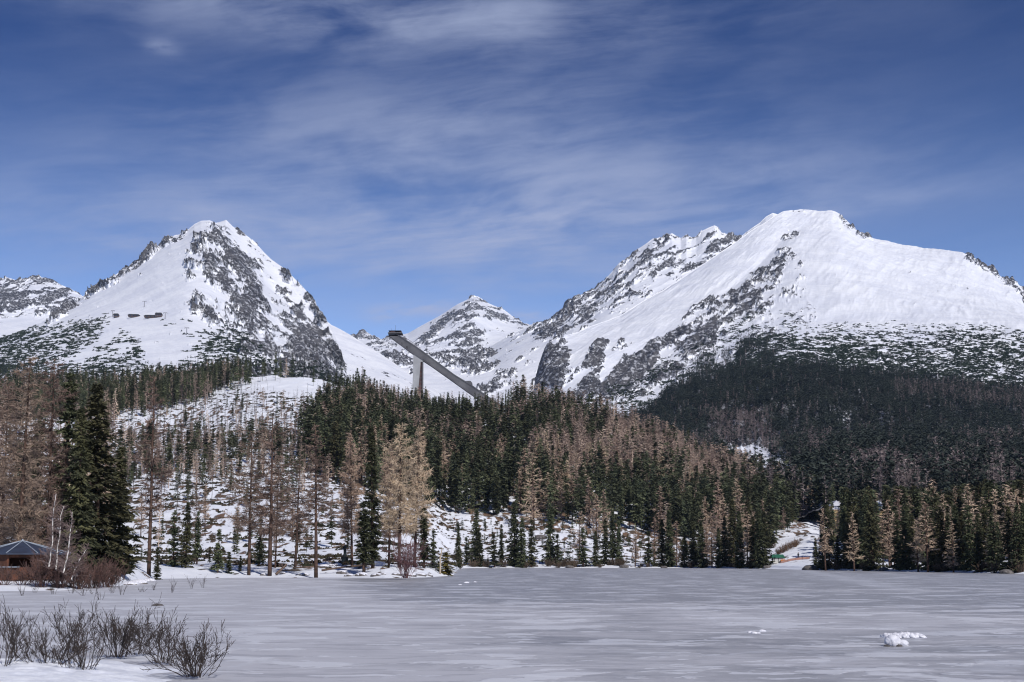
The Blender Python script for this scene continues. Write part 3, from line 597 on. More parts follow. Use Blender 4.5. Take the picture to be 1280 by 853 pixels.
def put_tree(p, loc, h, label, cat, group=None, wid=1., rz=None, name=None):
    s_ = h/p.h; e = empty(name or p.kind, loc, label, cat, group, random.uniform(0, 6.28) if rz is None else rz, (s_*wid, s_*wid, s_))
    e.rotation_euler[0] = random.gauss(0, .018); e.rotation_euler[1] = random.gauss(0, .018)
    link('trunk', p.trunk, e); link('crown', p.crown, e); return e
def at(px, D, sheet=None):
    q = ptz(px, 1.0, D); z = (sheet or H).ground(q[0], q[1])[0]; q = ptz(px, z, D); return (float(q[0]), float(q[1]), float(z)-.05)
def tree_px(p, px, D, top, label, cat, wid=1., group=None, **kw):
    """tree whose foot is on the ground at column px, distance D, and whose tip reaches photo row top"""
    l = at(px, D); ztop = pt(px, top, D)[2]; return put_tree(p, l, max(2., float(ztop-l[2])), label, cat, group, wid, **kw)

# ---- trees near the gazebo and on the spit
HERO = [
 (NEAR_L[2], 22, 150, 446, 'tall brown larch with a dense twiggy crown directly behind the gazebo', 'larch', 1.05),
 (NEAR_L[2], 58, 158, 450, 'brown larch leaning on the tall dark spruce behind the birches', 'larch', .85),
 (NEAR_L[1], -12, 165, 470, 'brown larch cut by the edge of the picture behind the gazebo', 'larch', 1.1),
 (NEAR_L[2], 0, 190, 478, 'greyish brown larch farther back behind the gazebo larches', 'larch', .9),
 (NEAR_S[1], 76, 168, 468, 'tall narrow almost black spruce between the brown larches and the wide spruce', 'spruce', 1.35),
 (NEAR_S[0], 122, 160, 482, 'wide olive green spruce reaching the ground beside the birches', 'spruce', 1.38),
 (NEAR_S[2], 98, 156, 512, 'shorter green spruce pressed against the wide olive spruce', 'spruce', 1.05),
 (NEAR_S[0], 148, 163, 560, 'low spruce skirting the wide olive spruce on its lake side', 'spruce', 1.1),
 (NEAR_S[1], 40, 176, 520, 'dark spruce in the shade behind the gazebo roof', 'spruce', 1.25),
 (SPARSE_L[0], 186, 195, 470, 'very tall thin larch with a bare reddish trunk past the wide olive spruce', 'larch', .8),
 (YOUNG_S[2], 196, 192, 684, 'small ragged spruce at the foot of the very tall thin larch', 'spruce', 1.3),
 (NEAR_S[2], 232, 225, 628, 'ragged dark spruce standing alone on the snow between shore and slope', 'spruce', 1.15),
 (YOUNG_S[1], 216, 228, 640, 'thin spruce beside the ragged dark spruce on the snow', 'spruce', 1.2),
 (MID_S[3], 246, 232, 640, 'sparse spruce half hidden behind the ragged dark spruce', 'spruce', 1.1),
 (NEAR_L[3], 243, 240, 600, 'thin dead-looking larch rising out of the ragged dark spruces', 'larch', .6),
 (YOUNG_S[0], 272, 219, 662, 'small dark spruce at the inlet left of the first big shore larch', 'spruce', 1.3),
 (YOUNG_S[2], 286, 220, 690, 'knee-high spruce bush beside the trunk of the first big shore larch', 'spruce', 2.0),
 (NEAR_L[1], 311, 219, 538, 'big larch with a thick straight trunk, first of the larches on the spit', 'larch', .95),
 (NEAR_L[3], 337, 218, 520, 'big larch with a reddish trunk flaring at its foot, second on the spit', 'larch', 1.1),
 (NEAR_L[1], 344, 232, 575, 'slimmer larch just behind the reddish larch on the spit', 'larch', .75),
 (NEAR_L[3], 369, 230, 570, 'dark larch with low drooping branches beside the fallen log', 'larch', 1.05),
 (YOUNG_S[2], 324, 240, 640, 'small dark conifer behind the first two spit larches', 'spruce', 1.1),
 (SPARSE_L[1], 395, 214, 530, 'larch with a single clean trunk standing at the very edge of the ice', 'larch', 1.1),
 (NEAR_L[0], 440, 236, 541, 'honey coloured larch rising behind the statue', 'larch', .88),
 (NEAR_S[1], 466, 226, 534, 'tall narrow green spruce between two honey coloured larches', 'spruce', .95),
 (MID_S[3], 455, 220, 628, 'short dark spruce at the foot of the narrow green spruce', 'spruce', 1.6),
 (NEAR_L[0], 499, 228, 530, 'biggest honey coloured larch on the spit, lit by the sun', 'larch', 1.02),
 (NEAR_L[0], 518, 238, 534, 'honey coloured larch fused with the biggest one on its lake side', 'larch', .9),
 (NEAR_L[0], 486, 236, 560, 'paler larch in the shadow side of the biggest honey coloured larch', 'larch', .9),
 (MID_S[3], 530, 236, 636, 'grey green spruce under the outermost honey coloured larch', 'spruce', 1.5),
 (YOUNG_S[1], 541, 240, 664, 'low grey green spruce by the slatted fence', 'spruce', 1.3),
 (OLIVE, 557, 237, 690, 'yellowish olive conifer bush on the tip of the spit', 'conifer bush', 2.0),
 (YOUNG_S[0], 434, 300, 655, 'small round-topped spruce on open snow above the statue', 'spruce', 1.),
 (YOUNG_S[2], 300, 224, 695, 'low bushy spruce at the waterline before the spit larches', 'spruce', 1.6),
 (YOUNG_S[0], 262, 236, 690, 'low spruce bush at the inlet behind the ice edge', 'spruce', 1.5),
]
for p_, px, D, top, lab, cat, wd in HERO: tree_px(p_, px, D, top, lab, cat, wd)

# ---- rows of trees along the far shore
ordn = ['first', 'second', 'third', 'fourth', 'fifth', 'sixth', 'seventh', 'eighth', 'ninth', 'tenth', 'eleventh', 'twelfth', 'thirteenth', 'fourteenth', 'fifteenth', 'sixteenth', 'seventeenth', 'eighteenth', 'nineteenth', 'twentieth']
g = np.random.default_rng(5)
mid = [(572, 658, 0), (583, 672, 1), (594, 636, 0), (600, 660, 2), (618, 668, 1), (627, 656, 3), (643, 628, 0), (652, 648, 2), (664, 650, 4), (688, 632, 0), (697, 668, 1), (729, 660, 1), (745, 664, 0), (757, 650, 2), (766, 640, 3), (774, 652, 0), (811, 664, 1)]
for i, (px, top, v) in enumerate(mid):
    tree_px((SHORE_S[1], YOUNG_S[0], SHORE_S[0], MID_S[3], MID_S[2])[v], px, shD(px)+g.uniform(3, 14), top, f'dark spruce on the open snowy far shore, {ordn[i]} outward from the tip of the spit', 'spruce', (1.1, 1.5)[v == 1], group='spruces on the open far shore')
mx = np.array([828, 838, 846, 856, 868, 878, 890, 899, 907, 918, 926, 934, 943, 951, 957])
for i, px in enumerate(mx[::-1]):
    if i in (3, 8, 12):
        tree_px(MID_L[i % 3], px, shD(px)+5, 640+i, f'tan leafless larch standing among the spruces at the shore, {("nearest to", "midway from", "farthest from")[(3, 8, 12).index(i)]} the ski run', 'larch', 1.25, group='larches beside the ski run'); continue
    tree_px(SHORE_S[i % 3], px, shD(px)+g.uniform(3, 10), g.uniform(632, 672) if px < 900 else g.uniform(618, 650), f'tall spruce on the far shore, {ordn[i]} to the left of the ski run', 'spruce', 1.15, group='spruces beside the ski run')
for i, (px, top, D) in enumerate([(667, 566, 560), (655, 560, 600), (724, 640, 480), (818, 645, 480), (884, 650, 478), (941, 640, 440), (926, 612, 470), (900, 600, 500), (746, 618, 520), (756, 612, 540), (794, 660, 470)]):
    tree_px(MID_L[i % 3], px, D, top, f'pale tan bare larch at the foot of the wooded hill, {ordn[i]} of a scattered few', 'larch', 1.3, group='pale larches at the hill foot')
rx = [(1020, 676), (1029, 650), (1037, 632), (1047, 676), (1058, 640), (1064, 628), (1074, 642), (1083, 618), (1092, 622), (1124, 640), (1133, 634), (1143, 650), (1158, 640), (1168, 632), (1177, 638), (1186, 646), (1196, 630), (1205, 634), (1214, 628), (1224, 640), (1233, 632), (1242, 645), (1250, 655), (1262, 640), (1273, 630), (1283, 625)]
for i, (px, top) in enumerate(rx):
    tree_px(SHORE_S[i % 3], px, shD(px)+g.uniform(3, 9), top+g.uniform(-6, 6), f'dense dark spruce of the far shore row past the ski run, number {i+1}', 'spruce', 1.2, group='spruces in the dense shore row')
for i, (px, top, D, v) in enumerate([(1032, 636, 352, 2), (1068, 640, 338, 1), (1128, 612, 372, 0), (1160, 628, 310, 2), (1182, 618, 330, 1), (1218, 606, 330, 2), (1232, 622, 300, 0), (1112, 625, 350, 1), (1118, 640, 344, 0), (1104, 650, 352, 2), (1192, 652, 300, 0), (1148, 650, 318, 1), (1246, 612, 300, 1), (1262, 606, 305, 0), (1276, 612, 300, 2), (1240, 650, 290, 0), (1139, 620, 400, 2), (1170, 600, 420, 0)]):
    tree_px(MID_L[v], px, D, top, f'brown leafless larch among the dark right-hand shore spruces, {ordn[i]} of its kind', 'larch', 1.15+.12*(i % 4), group='larches in the dense shore row')
print('heroes', flush=True)

# ------------------------------------------------------------------ forests: the largest in view one by one, the rest as one mass
def soup(protos, P, hs, wid, name, label_kind, tint_seed=0, mats=None, idx=None):
    """all remaining trees of a kind as one object"""
    g = np.random.default_rng(tint_seed); Vs = []; T = []
    idx = g.integers(0, len(protos), len(P)) if idx is None else idx
    for i, V in enumerate(protos):
        q = np.where(idx == i)[0]
        if not len(q): continue
        a = g.random(len(q))*6.283; s_ = hs[q]; w_ = wid[q]*s_
        x = (V[None, :, 0]*np.cos(a)[:, None]-V[None, :, 1]*np.sin(a)[:, None])*w_[:, None]+P[q, 0][:, None]
        y = (V[None, :, 0]*np.sin(a)[:, None]+V[None, :, 1]*np.cos(a)[:, None])*w_[:, None]+P[q, 1][:, None]
        z = V[None, :, 2]*s_[:, None]+P[q, 2][:, None]
        Vs.append(np.stack([x, y, z], -1).reshape(-1, 3)); T.append(np.repeat(g.random(len(q)), len(V)))
    V = np.concatenate(Vs); T = np.concatenate(T)
    return link(name, mesh(name, V, soup_faces(len(V)), mats, attrs={'tint': T}), label=label_kind, cat='forest', kind='stuff')
def stick(h=1., r=.008, w=3):
    a = np.arange(w)*2*math.pi/w; V = []
    for j in range(w):
        b_ = (j+1) % w; A_ = (r*math.cos(a[j]), r*math.sin(a[j]), -.02); B_ = (r*math.cos(a[b_]), r*math.sin(a[b_]), -.02); V += [A_, B_, (0, 0, h)]
    return np.array(V)
def lean_spruce(seed, nb, ns, size, rad, bare, power=.75):
    V = spruce(seed, 1., rad, nb, ns, size, bare=bare, power=power); return np.concatenate([V, stick(1.)])
def lean_larch(seed, nb, ntw, rad, bare, tw, tl):
    l, V = larch(seed, 1., rad, nb, ntw, tw=tw, bare=bare, tl=tl, power=.8); V = V.copy(); return np.concatenate([V, stick(1., .014)])
MASS_S = [lean_spruce(200+i, 44, 7, .070, (.115, .09, .14, .12, .16, .10)[i], (.15, .25, .1, .3, .05, .2)[i], (.75, .5, .9, .6, .7, 1.0)[i]) for i in range(6)]
MASS_L = [lean_larch(210+i, 30, 14, (.19, .16, .17)[i], (.15, .25, .1)[i], .0085, .075) for i in range(3)]
FAR_S = [lean_spruce(220+i, 18, 3, .115, (.115, .13)[i], .08, .9) for i in range(2)]
FAR_L = [lean_larch(230+i, 12, 5, .16, .12, .014, .12) for i in range(2)]
SNAG_M = [np.concatenate([stick(1., .009), larch(240+i, 1., .07, 8, 3, tw=.004, bare=.3, tl=.05)[1]]) for i in range(2)]

def forest_mask(px, py):     # the dense wood on the hill
    return poly(px, py, [(405, 500), (440, 488), (520, 500), (660, 500), (760, 520), (880, 565), (1010, 610), (1450, 650), (1450, 700), (1110, 702), (1042, 700), (1036, 658), (1002, 647), (970, 678), (952, 688), (860, 680), (800, 668), (740, 664), (690, 655), (640, 646), (560, 640), (480, 622), (425, 606), (385, 590), (390, 545)], 6)
def hotelgap(px, py): return (1-poly(px, py, [(1042, 657), (1112, 657), (1112, 668), (1042, 668)], 3))*(1-((px > 1042) & (px < 1053) & (py > 650)))*(1-((px > 1097) & (px < 1106) & (py > 650)))
N1 = H.scatter(4700, lambda px, py, P: forest_mask(px+60*(fbm(P[..., 0]/25, P[..., 1]/40, 300, 3)-.5)*(px < 520), py)*hotelgap(px, py), 1)
px, py = proj(N1)
lz = fbm(N1[:, 0]/26, N1[:, 1]/40, 301, 3); lz2 = np.random.default_rng(3).random(len(N1))
larchy = .14+1.0*sstep(px, 670, 790)*sstep(640-py, -10, 40)*.75+.25*poly(px, py, [(620, 480), (760, 500), (720, 540), (640, 525)], 10)+.35*poly(px, py, [(430, 470), (600, 495), (600, 512), (430, 500)], 6)
larchy = np.clip(larchy+(lz-.5)*2.2, 0.02, .92); larchy *= 1-.7*poly(px, py, [(740, 600), (860, 610), (860, 680), (740, 680)], 15)
isl = lz2 < larchy
hs = (lambda q: .52+.66*q**.6)(np.random.default_rng(4).random(len(N1)))*18.5*np.interp(px, [400, 700, 1000, 1300], [1.0, 1.0, .95, .9])*np.interp(N1[:, 1], [450, 950], [1.0, .86])*(1-.42*poly(px, py, [(535, 495), (640, 495), (640, 545), (535, 530)], 6))*(1-.30*poly(px, py, [(385, 470), (540, 490), (540, 535), (385, 530)], 8))
# the band of forest behind the snow slope on the left and the sparse slope itself
N2 = H.scatter(1900, lambda px, py, P: poly(px, py, [(-80, 530), (-80, 480), (130, 482), (300, 462), (440, 484), (450, 498), (400, 482), (340, 476), (290, 486), (220, 515), (130, 524)], 6)*(1-.9*poly(px, py, [(305, 462), (440, 470), (450, 500), (310, 490)], 4)), 2)
N3 = H.scatter(560, lambda px, py, P: (.55+.9*(fbm(P[..., 0]/40, P[..., 1]/60, 310, 3) > .5))*poly(px, py, [(130, 500), (300, 480), (440, 488), (420, 500), (405, 600), (330, 640), (150, 640)], 10)*(1-.75*poly(px, py, [(300, 462), (440, 480), (440, 500), (300, 490)], 8)), 3)
NU = H.scatter(5200, lambda px, py, P: (.25+sstep(fbm(P[..., 0]/11, P[..., 1]/20, 360, 4), .45, .6))*(poly(px, py, [(120, 500), (300, 480), (440, 492), (430, 560), (560, 645), (960, 690), (960, 707), (570, 708), (440, 712), (200, 712), (120, 690)], 6)+.0)*(1-.9*poly(px, py, [(300, 462), (440, 478), (440, 498), (300, 490)], 6)), 44)
N4 = H.scatter(760, lambda px, py, P: poly(px, py, [(150, 555), (440, 540), (440, 600), (330, 600), (150, 604)], 8)*1.5+.22*poly(px, py, [(150, 600), (440, 600), (440, 690), (180, 700)], 8)+.25*poly(px, py, [(150, 500), (440, 510), (440, 560), (150, 560)], 8), 4)
N8 = H.scatter(150, lambda px, py, P: poly(px, py, [(140, 560), (330, 556), (440, 556), (440, 606), (330, 602), (140, 606)], 5), 45)
N5 = H.scatter(260, lambda px, py, P: poly(px, py, [(-80, 520), (140, 520), (150, 690), (-80, 700)], 8), 5)
N6 = H.scatter(170, lambda px, py, P: poly(px, py, [(570, 650), (960, 690), (960, 706), (570, 706)], 5)*.8, 6)

cand = []   # (kind, point, height, width, zone label)
g = np.random.default_rng(9)
for i in range(len(N1)):
    z_ = 'below the ski jump' if px[i] < 620 else ('on the flank descending to the ski run' if px[i] < 1010 else 'behind the dense shore row')
    if isl[i]: cand.append(('L', N1[i], hs[i]*.95, 1.25, f'brown leafless larch in the closed wood {z_}'))
    else: cand.append(('S', N1[i], hs[i], 1.0, f'dark green spruce in the closed wood {z_}'))
for q in N2:
    r_ = g.random()
    cand.append(('S' if r_ < .62 else ('L' if r_ < .72 else 'D'), q, g.uniform(12, 20), .8, ''))
    c0 = cand[-1]; cand[-1] = (c0[0], q, c0[2], c0[3], {'S': 'thin dark spruce in the forest belt behind the cleared snow slope', 'L': 'brown larch in the forest belt behind the cleared snow slope', 'D': 'bare grey trunk in the forest belt behind the cleared snow slope'}[c0[0]])
for q in N3: cand.append(('D', q, g.uniform(4, 11), 1., 'dead standing trunk without branches on the cleared snow slope'))
for q in N4:
    t_ = 'S' if g.random() < .66 else 'L'; hh = g.uniform(2, 9) if t_ == 'S' else g.uniform(5, 11)
    cand.append((t_, q, hh, 1.15, 'small dark spruce scattered on the cleared snow slope' if t_ == 'S' else 'small brown larch scattered on the cleared snow slope'))
for q in N8: t_ = 'S' if g.random() < .6 else 'L'; cand.append((t_, q, g.uniform(6, 13), 1.3, ('bushy dark spruce' if t_ == 'S' else 'dull brown larch')+' in the thicket crossing the middle of the cleared snow slope'))
for q in N5:
    t_ = 'S' if g.random() < .35 else 'L'; cand.append((t_, q, g.uniform(12, 20), 1.1, ('dark spruce' if t_ == 'S' else 'dull brown larch')+' on the shaded slope seen between the gazebo larches'))
for q in N6: cand.append(('S', q, g.uniform(1.2, 5), 1.5, 'young spruce on the snow at the foot of the wooded hill'))
for kd, nmax, prot, cat in (('S', 248, None, 'spruce'), ('L', 270, MID_L, 'larch'), ('D', 295, SNAG, 'dead tree')):
    cc = [c for c in cand if c[0] == kd]; sz = np.array([c[2]/c[1][1] for c in cc]); order = np.argsort(-sz)
    big_, rest = order[:nmax], order[nmax:]
    for j in big_:
        _, q, h_, w_, lab = cc[j]
        if kd == 'S': p_ = random.choice(YOUNG_S if h_ < 9 else HILL_S)
        else: p_ = random.choice(prot)
        put_tree(p_, (float(q[0]), float(q[1]), float(q[2])-.1), float(h_), lab, cat, {'S': 'spruces', 'L': 'larches', 'D': 'dead trunks'}[kd]+lab[lab.index(' in ' if ' in ' in lab else ' on '):], (w_*(1.5 if h_ < 9 else 1.3)) if kd == 'S' else w_)
    if len(rest):
        P = np.array([cc[j][1] for j in rest]); P[:, 2] -= .15; hh = np.array([cc[j][2] for j in rest]); ww = np.array([cc[j][3] for j in rest])*g.uniform(.9, 1.5, len(rest))
        if kd == 'S': soup(MASS_S, P, hh, ww, 'spruce_wood', 'remaining dark spruces of the wooded hill and forest belt', 1, [mat('hill_spruce_needles', (.105, .112, .062), .9, scale=.12, col2=(.045, .052, .034), rnd=.5, tintattr=True, spec=.1)])
        if kd == 'L': soup(MASS_L, P, hh, ww, 'larch_wood', 'remaining brown leafless larches of the wooded hill', 2, [M_larch_far])
        if kd == 'D': soup(SNAG_M, P, hh, ww, 'dead_trunks', 'remaining bare trunks on and behind the cleared snow slope', 3, [M_grey])
print('forest', flush=True)

# ---- wooded foot of the right mountain: a far-off mass
def far_forest(px, py, P=None):
    top = np.interp(px, [700, 800, 830, 870, 900, 940, 1000, 1060, 1120, 1200, 1280, 1400], [560, 516, 498, 478, 468, 462, 458, 462, 470, 482, 492, 500])
    n = 0 if P is None else (fbm(P[..., 0]/40, P[..., 1]/60, 320, 3)-.5)*30
    m_ = sstep(py-top+n, -4, 7); m_ = np.maximum(m_, poly(px, py, [(880, 452), (940, 418), (972, 428), (975, 445), (940, 470), (900, 480), (830, 500), (850, 470)], 14)*.6*sstep(fbm(py*0+(px/9), py/14, 322, 3), .35, .6))
    hole = poly(px, py, [(900, 557), (948, 557), (1000, 590), (990, 610), (935, 600), (905, 580)], 4)
    return m_*(1-.95*hole)
N7 = B.scatter(34000, lambda px, py, P: far_forest(px, py, P)*np.interp(P[..., 1], [600, 1400, 1700, 2300], [1.2, 1., 1.9, 2.2]), 7)
px, py = proj(N7); rr = np.random.default_rng(11).random(len(N7)); ln = fbm(N7[:, 0]/50, N7[:, 1]/90, 330, 3)
lf = np.clip(.03+.8*sstep(ln, .52, .68)*sstep(py, 540, 580)+.5*poly(px, py, [(880, 520), (960, 520), (970, 575), (900, 570)], 12)+.35*poly(px, py, [(1120, 480), (1280, 488), (1280, 515), (1120, 500)], 8), 0, .7)
il = rr < lf
hh = np.random.default_rng(12).uniform(.7, 1.15, len(N7))*np.interp(N7[:, 1], [600, 1300, 1900, 2400], [17, 14.5, 11, 7])
N7[:, 2] -= .3
soup(FAR_S, N7[~il], hh[~il], np.full((~il).sum(), 1.25), 'far_spruce_forest', 'dark spruce forest covering the lower slope of the right mountain', 5, [M_spruce_far])
soup(FAR_L, N7[il], hh[il], np.full(il.sum(), 1.1), 'far_larch_forest', 'brown larches mixed into the forest of the right mountain', 6, [mat('mountain_larch_twigs', (.26, .21, .205), .9, scale=.04, col2=(.15, .12, .12), rnd=.3, tintattr=True, spec=.1)])
# ---- dwarf pine on both mountains
def pad(seed):
    g = np.random.default_rng(seed); V = []
    for j in range(16):
        c = g.normal(0, .34, 3)*np.array([1.3, .8, .0]); c[2] = abs(g.normal(0, .22)); a = g.random()*6.28; s_ = g.uniform(.25, .5)
        V += [c+[s_*math.cos(a), s_*math.sin(a), -.1], c-[s_*math.cos(a), s_*math.sin(a), .1], c+[g.normal(0, .12), g.normal(0, .12), s_]]
    return np.array(V)
PADS = [pad(1), pad(2), pad(3)]
gg = np.random.default_rng(14); NU[:, 2] -= .1
soup(PADS, NU, gg.uniform(.35, 1.0, len(NU))**1.0, gg.uniform(.9, 2.0, len(NU)), 'undergrowth', 'low dark juniper and brash poking through the snow of the slopes', 17, [mat('brash', (.075, .055, .038), .9, scale=.3, col2=(.028, .030, .018), spec=.1)])
def scrub_d(px, py, P):
    n = fbm(P[..., 0]/14, P[..., 1]/26, 340, 4)
    bot = np.interp(px, [900, 1000, 1100, 1200, 1290], [470, 462, 474, 490, 500])
    dd = sstep(py, 398, 440)*poly(px, py, [(930, 430), (990, 408), (1110, 398), (1440, 420), (1440, 520), (1100, 482), (1000, 470), (900, 470)], 6)
    dd = dd*(.10+sstep(n*.55+.45*fbm(P[..., 0]/9, P[..., 2]/5, 341, 2)+.20*sstep(py, 400, 470)-.02, .46, .62))
    f2 = poly(px, py, [(720, 505), (800, 470), (880, 430), (950, 385), (1000, 395), (960, 430), (860, 490), (800, 520)], 10)*sstep(fbm(P[..., 0]/14, P[..., 2]/10, 345, 4), .5, .6)*.5
    return dd+f2
S1 = B.scatter(27000, scrub_d, 8); S1[:, 2] -= .3
gg = np.random.default_rng(13)
soup(PADS, S1, gg.uniform(1.2, 2.7, len(S1)), gg.uniform(1.1, 1.9, len(S1)), 'dwarf_pine_scrub', 'dark dwarf pine scrub speckling the snow of the right mountain', 7, [M_scrub])
def scrub_a(px, py, P):
    n = fbm(P[..., 0]/45, P[..., 1]/25, 350, 4)
    a = poly(px, py, [(-60, 430), (60, 410), (135, 398), (120, 425), (90, 446), (-60, 480)], 6)*sstep(n+.12, .46, .56)
    b_ = poly(px, py, [(118, 440), (150, 422), (176, 424), (178, 450), (110, 455)], 5)*sstep(n+.1, .48, .58)
    c_ = poly(px, py, [(232, 440), (262, 415), (290, 405), (330, 445), (360, 475), (240, 470)], 8)*sstep(n+.08, .48, .58)
    e_ = poly(px, py, [(148, 408), (158, 405), (165, 420), (150, 424)], 3)*.2+poly(px, py, [(200, 400), (250, 402), (290, 425), (220, 415)], 6)*.12
    f_ = poly(px, py, [(-60, 455), (110, 448), (400, 455), (430, 480), (-60, 490)], 4)*.5*(1-poly(px, py, [(70, 455), (115, 415), (145, 415), (115, 455)], 4))*(1-poly(px, py, [(182, 460), (175, 400), (225, 400), (232, 445), (225, 460)], 4))
    return a+b_+c_+e_+f_
S2 = A.scatter(5200, scrub_a, 9); S2[:, 2] -= .3
soup(PADS, S2, gg.uniform(1.5, 3.3, len(S2)), gg.uniform(1.1, 2.0, len(S2)), 'dwarf_pine_belt', 'dark dwarf pine belt low on the left mountain beside the pistes', 8, [M_scrub])
S3 = A.scatter(900, lambda px, py, P: poly(px, py, [(-60, 452), (440, 460), (440, 500), (-60, 500)], 5)*(1-poly(px, py, [(60, 462), (90, 440), (230, 440), (235, 465)], 4)), 10); S3[:, 2] -= .3
soup(FAR_S, S3, gg.uniform(7, 14, len(S3)), np.full(len(S3), 1.0), 'foot_spruces', 'far dark spruces at the foot of the left mountain', 9, [M_spruce_far])
print('far', flush=True)

# ------------------------------------------------------------------ materials for built things
def px_m(D): return D/F/math.cos(PITCH)
M_conc = mat('weathered_concrete', (.125, .125, .135), .85, scale=.12, col2=(.08, .08, .09)); M_conc_l = mat('pale_concrete', (.36, .37, .39), .85, scale=.1, col2=(.27, .275, .29))
M_rust = mat('rusty_recess', (.115, .062, .055), .9, scale=.3, col2=(.06, .035, .035)); M_dark = mat('dark_opening', (.03, .03, .034), .7)
M_woodr = mat('red_brown_boards', (.115, .042, .022), .75, scale=1.4, col2=(.06, .026, .016)); M_roof = mat('blue_grey_roofing', (.040, .052, .085), .45, scale=.8, col2=(.028, .034, .055))
M_rib = mat('pale_roof_ribs', (.32, .36, .42), .5); M_bronze = mat('dark_bronze', (.020, .030, .032), .5, scale=3); M_stone = mat('granite', (.16, .145, .14), .9, scale=2.5, col2=(.07, .062, .06), bump=.03)
M_snowp = mat('lump_snow', (.72, .72, .77), .75, scale=7, col2=(.50, .50, .56), bump=.025); M_log = mat('fallen_timber', (.15, .10, .075), .9, scale=2, col2=(.07, .05, .04))
M_green = mat('green_canvas', (.018, .12, .075), .7); M_orange = mat('orange_panel', (.55, .16, .02), .7); M_white = mat('white_panel', (.62, .60, .56), .7)
M_net = mat('orange_net', (.34, .19, .15), .8); M_yellow = mat('ochre_plaster', (.52, .36, .20), .85, scale=.3, var=.15); M_glass = mat('window_glass', (.03, .05, .09), .15, spec=.6)
M_coat = mat('dark_coat', (.02, .02, .028), .9); M_skin = mat('skin', (.45, .27, .2), .6); M_steel = mat('grey_steel', (.20, .20, .22), .5, metal=.3); M_blue = mat('blue_panel', (.06, .16, .42), .6)

# ---- ski jump: raked inrun on one tall pier
D = 1010.0; base = pt(522, 500, D); z0 = 66.0
e = empty('ski_jump', (float(base[0]), D, z0), 'grey concrete ski jump inrun on a single tall pier above the woods', 'ski jump')
def q2(px, py): v = pt(px, py, D)-np.array([base[0], D, z0]); return (float(v[0]), float(v[2]))
beam = MB(); beam.prism([q2(*a) for a in ((486, 420.4), (497, 419.2), (526, 438.9), (568, 470.0), (589, 483), (609, 497), (632, 512), (620, 514), (599, 499.6), (574, 481.8), (540, 457.6), (530, 450.8), (517, 442.6), (494, 426.4))], -4.0, 4.0)
bo = beam.build('inrun_beam', M_conc, e)
rim = MB()
for y0 in (-4.35, 3.75): rim.prism([q2(*a) for a in ((496, 417.8), (526.4, 438.0), (568.5, 469.2), (590, 482.2), (610, 496.2), (633, 511.2), (632, 512.2), (609, 497.2), (589, 483.2), (568, 470.3), (526, 439.2), (496, 419.4))], y0, y0+.6)
rim.build('parapet', M_conc, bo)
fl_ = MB(); fl_.prism([q2(*a) for a in ((487, 421.4), (517, 443.8), (540, 458.8), (574, 483.0), (599, 500.8), (599, 499.8), (574, 482), (540, 457.8), (517, 442.7), (494, 426.5))], -4.2, 4.2); fl_.build('lower_flange', M_conc, bo)
for a, b_ in (((502.5, 429), (503.5, 432.5)), ((508.5, 433.5), (510, 437.5))):
    wv = MB(); wv.prism([q2(a[0], a[1]), q2(b_[0], a[1]+.8), q2(b_[0], b_[1]), q2(a[0], b_[1]-.8)], -4.12, -3.9); wv.build('side_window', M_dark, bo)
rl = MB()
for i in range(26):
    t = i/25; a = (497+29*t*1.0, 418.0+20.2*t); v = q2(*a); rl.box((v[0], -4.1, v[1]+.55), (.12, .12, 1.1))
v0, v1 = q2(497, 418), q2(526, 438.2); rl.tube([(v0[0], -4.1, v0[1]+1.1), (v1[0], -4.1, v1[1]+1.1)], .07, 4); rl.build('stair_railing', M_rust, e)
dk = MB(); c0 = q2(494.5, 417.6); dk.box((c0[0], 0, c0[1]), (9.6, 11, .7)); dk.box((c0[0]-1.4, 0, c0[1]-1.2), (6.4, 8, 1.7)); do = dk.build('starting_deck', M_conc, e)
cb = MB(); cb.box((c0[0]-1.6, 0, c0[1]+.95), (3.4, 7.6, 1.1)); cb.box((c0[0]+3.4, 0, c0[1]+.9), (1.6, 6, 1.0)); cb.build('start_cabin', M_rust, do)
rf = MB(); rf.box((c0[0]-.2, 0, c0[1]+1.65), (8.6, 8.6, .22)); rf.build('deck_roof', M_dark, do)
ms = MB(); ms.tube([(c0[0], 0, c0[1]+2.3), (c0[0], 0, c0[1]+6.0)], .09, 4); ms.tube([(c0[0]-3, 1, c0[1]+2.3), (c0[0]-3, 1, c0[1]+4.0)], .07, 4); ms.build('mast', M_steel, do)
pw = MB(); pw.prism([q2(*a) for a in ((517.2, 443), (528.9, 443), (528.9, 453.5), (526.2, 453.5), (524, 480), (521, 505), (520.2, 520), (519.8, 520), (519, 500), (516.2, 480))], -3.9, 3.4); po = pw.build('pier', M_conc_l, e)
pr = MB(); pr.prism([q2(*a) for a in ((526.3, 453.6), (528.9, 453.6), (528.9, 522), (520.4, 522), (521.2, 505), (524.2, 480))], -2.9, 3.2); pr.build('stair_shaft', M_rust, po)
ps = MB(); ps.prism([q2(*a) for a in ((527.9, 453.6), (528.95, 453.6), (528.95, 522), (527.9, 522))], -3.8, -2.85)
for yy in range(458, 520, 5): ps.prism([q2(*a) for a in ((524.5-(yy-458)*.06, yy), (527.9, yy), (527.9, yy+.8), (524.5-(yy-458)*.06, yy+.8))], -3.1, -2.95)
ps.build('shaft_landing', M_conc, po)
cn = MB(); cn.prism([q2(*a) for a in ((578, 477.8), (580, 477.0), (588.5, 477.0), (590.5, 479.5), (590.5, 482.5), (586, 481))], -3.2, 3.2); cn.build('judges_cabin', M_conc, e)

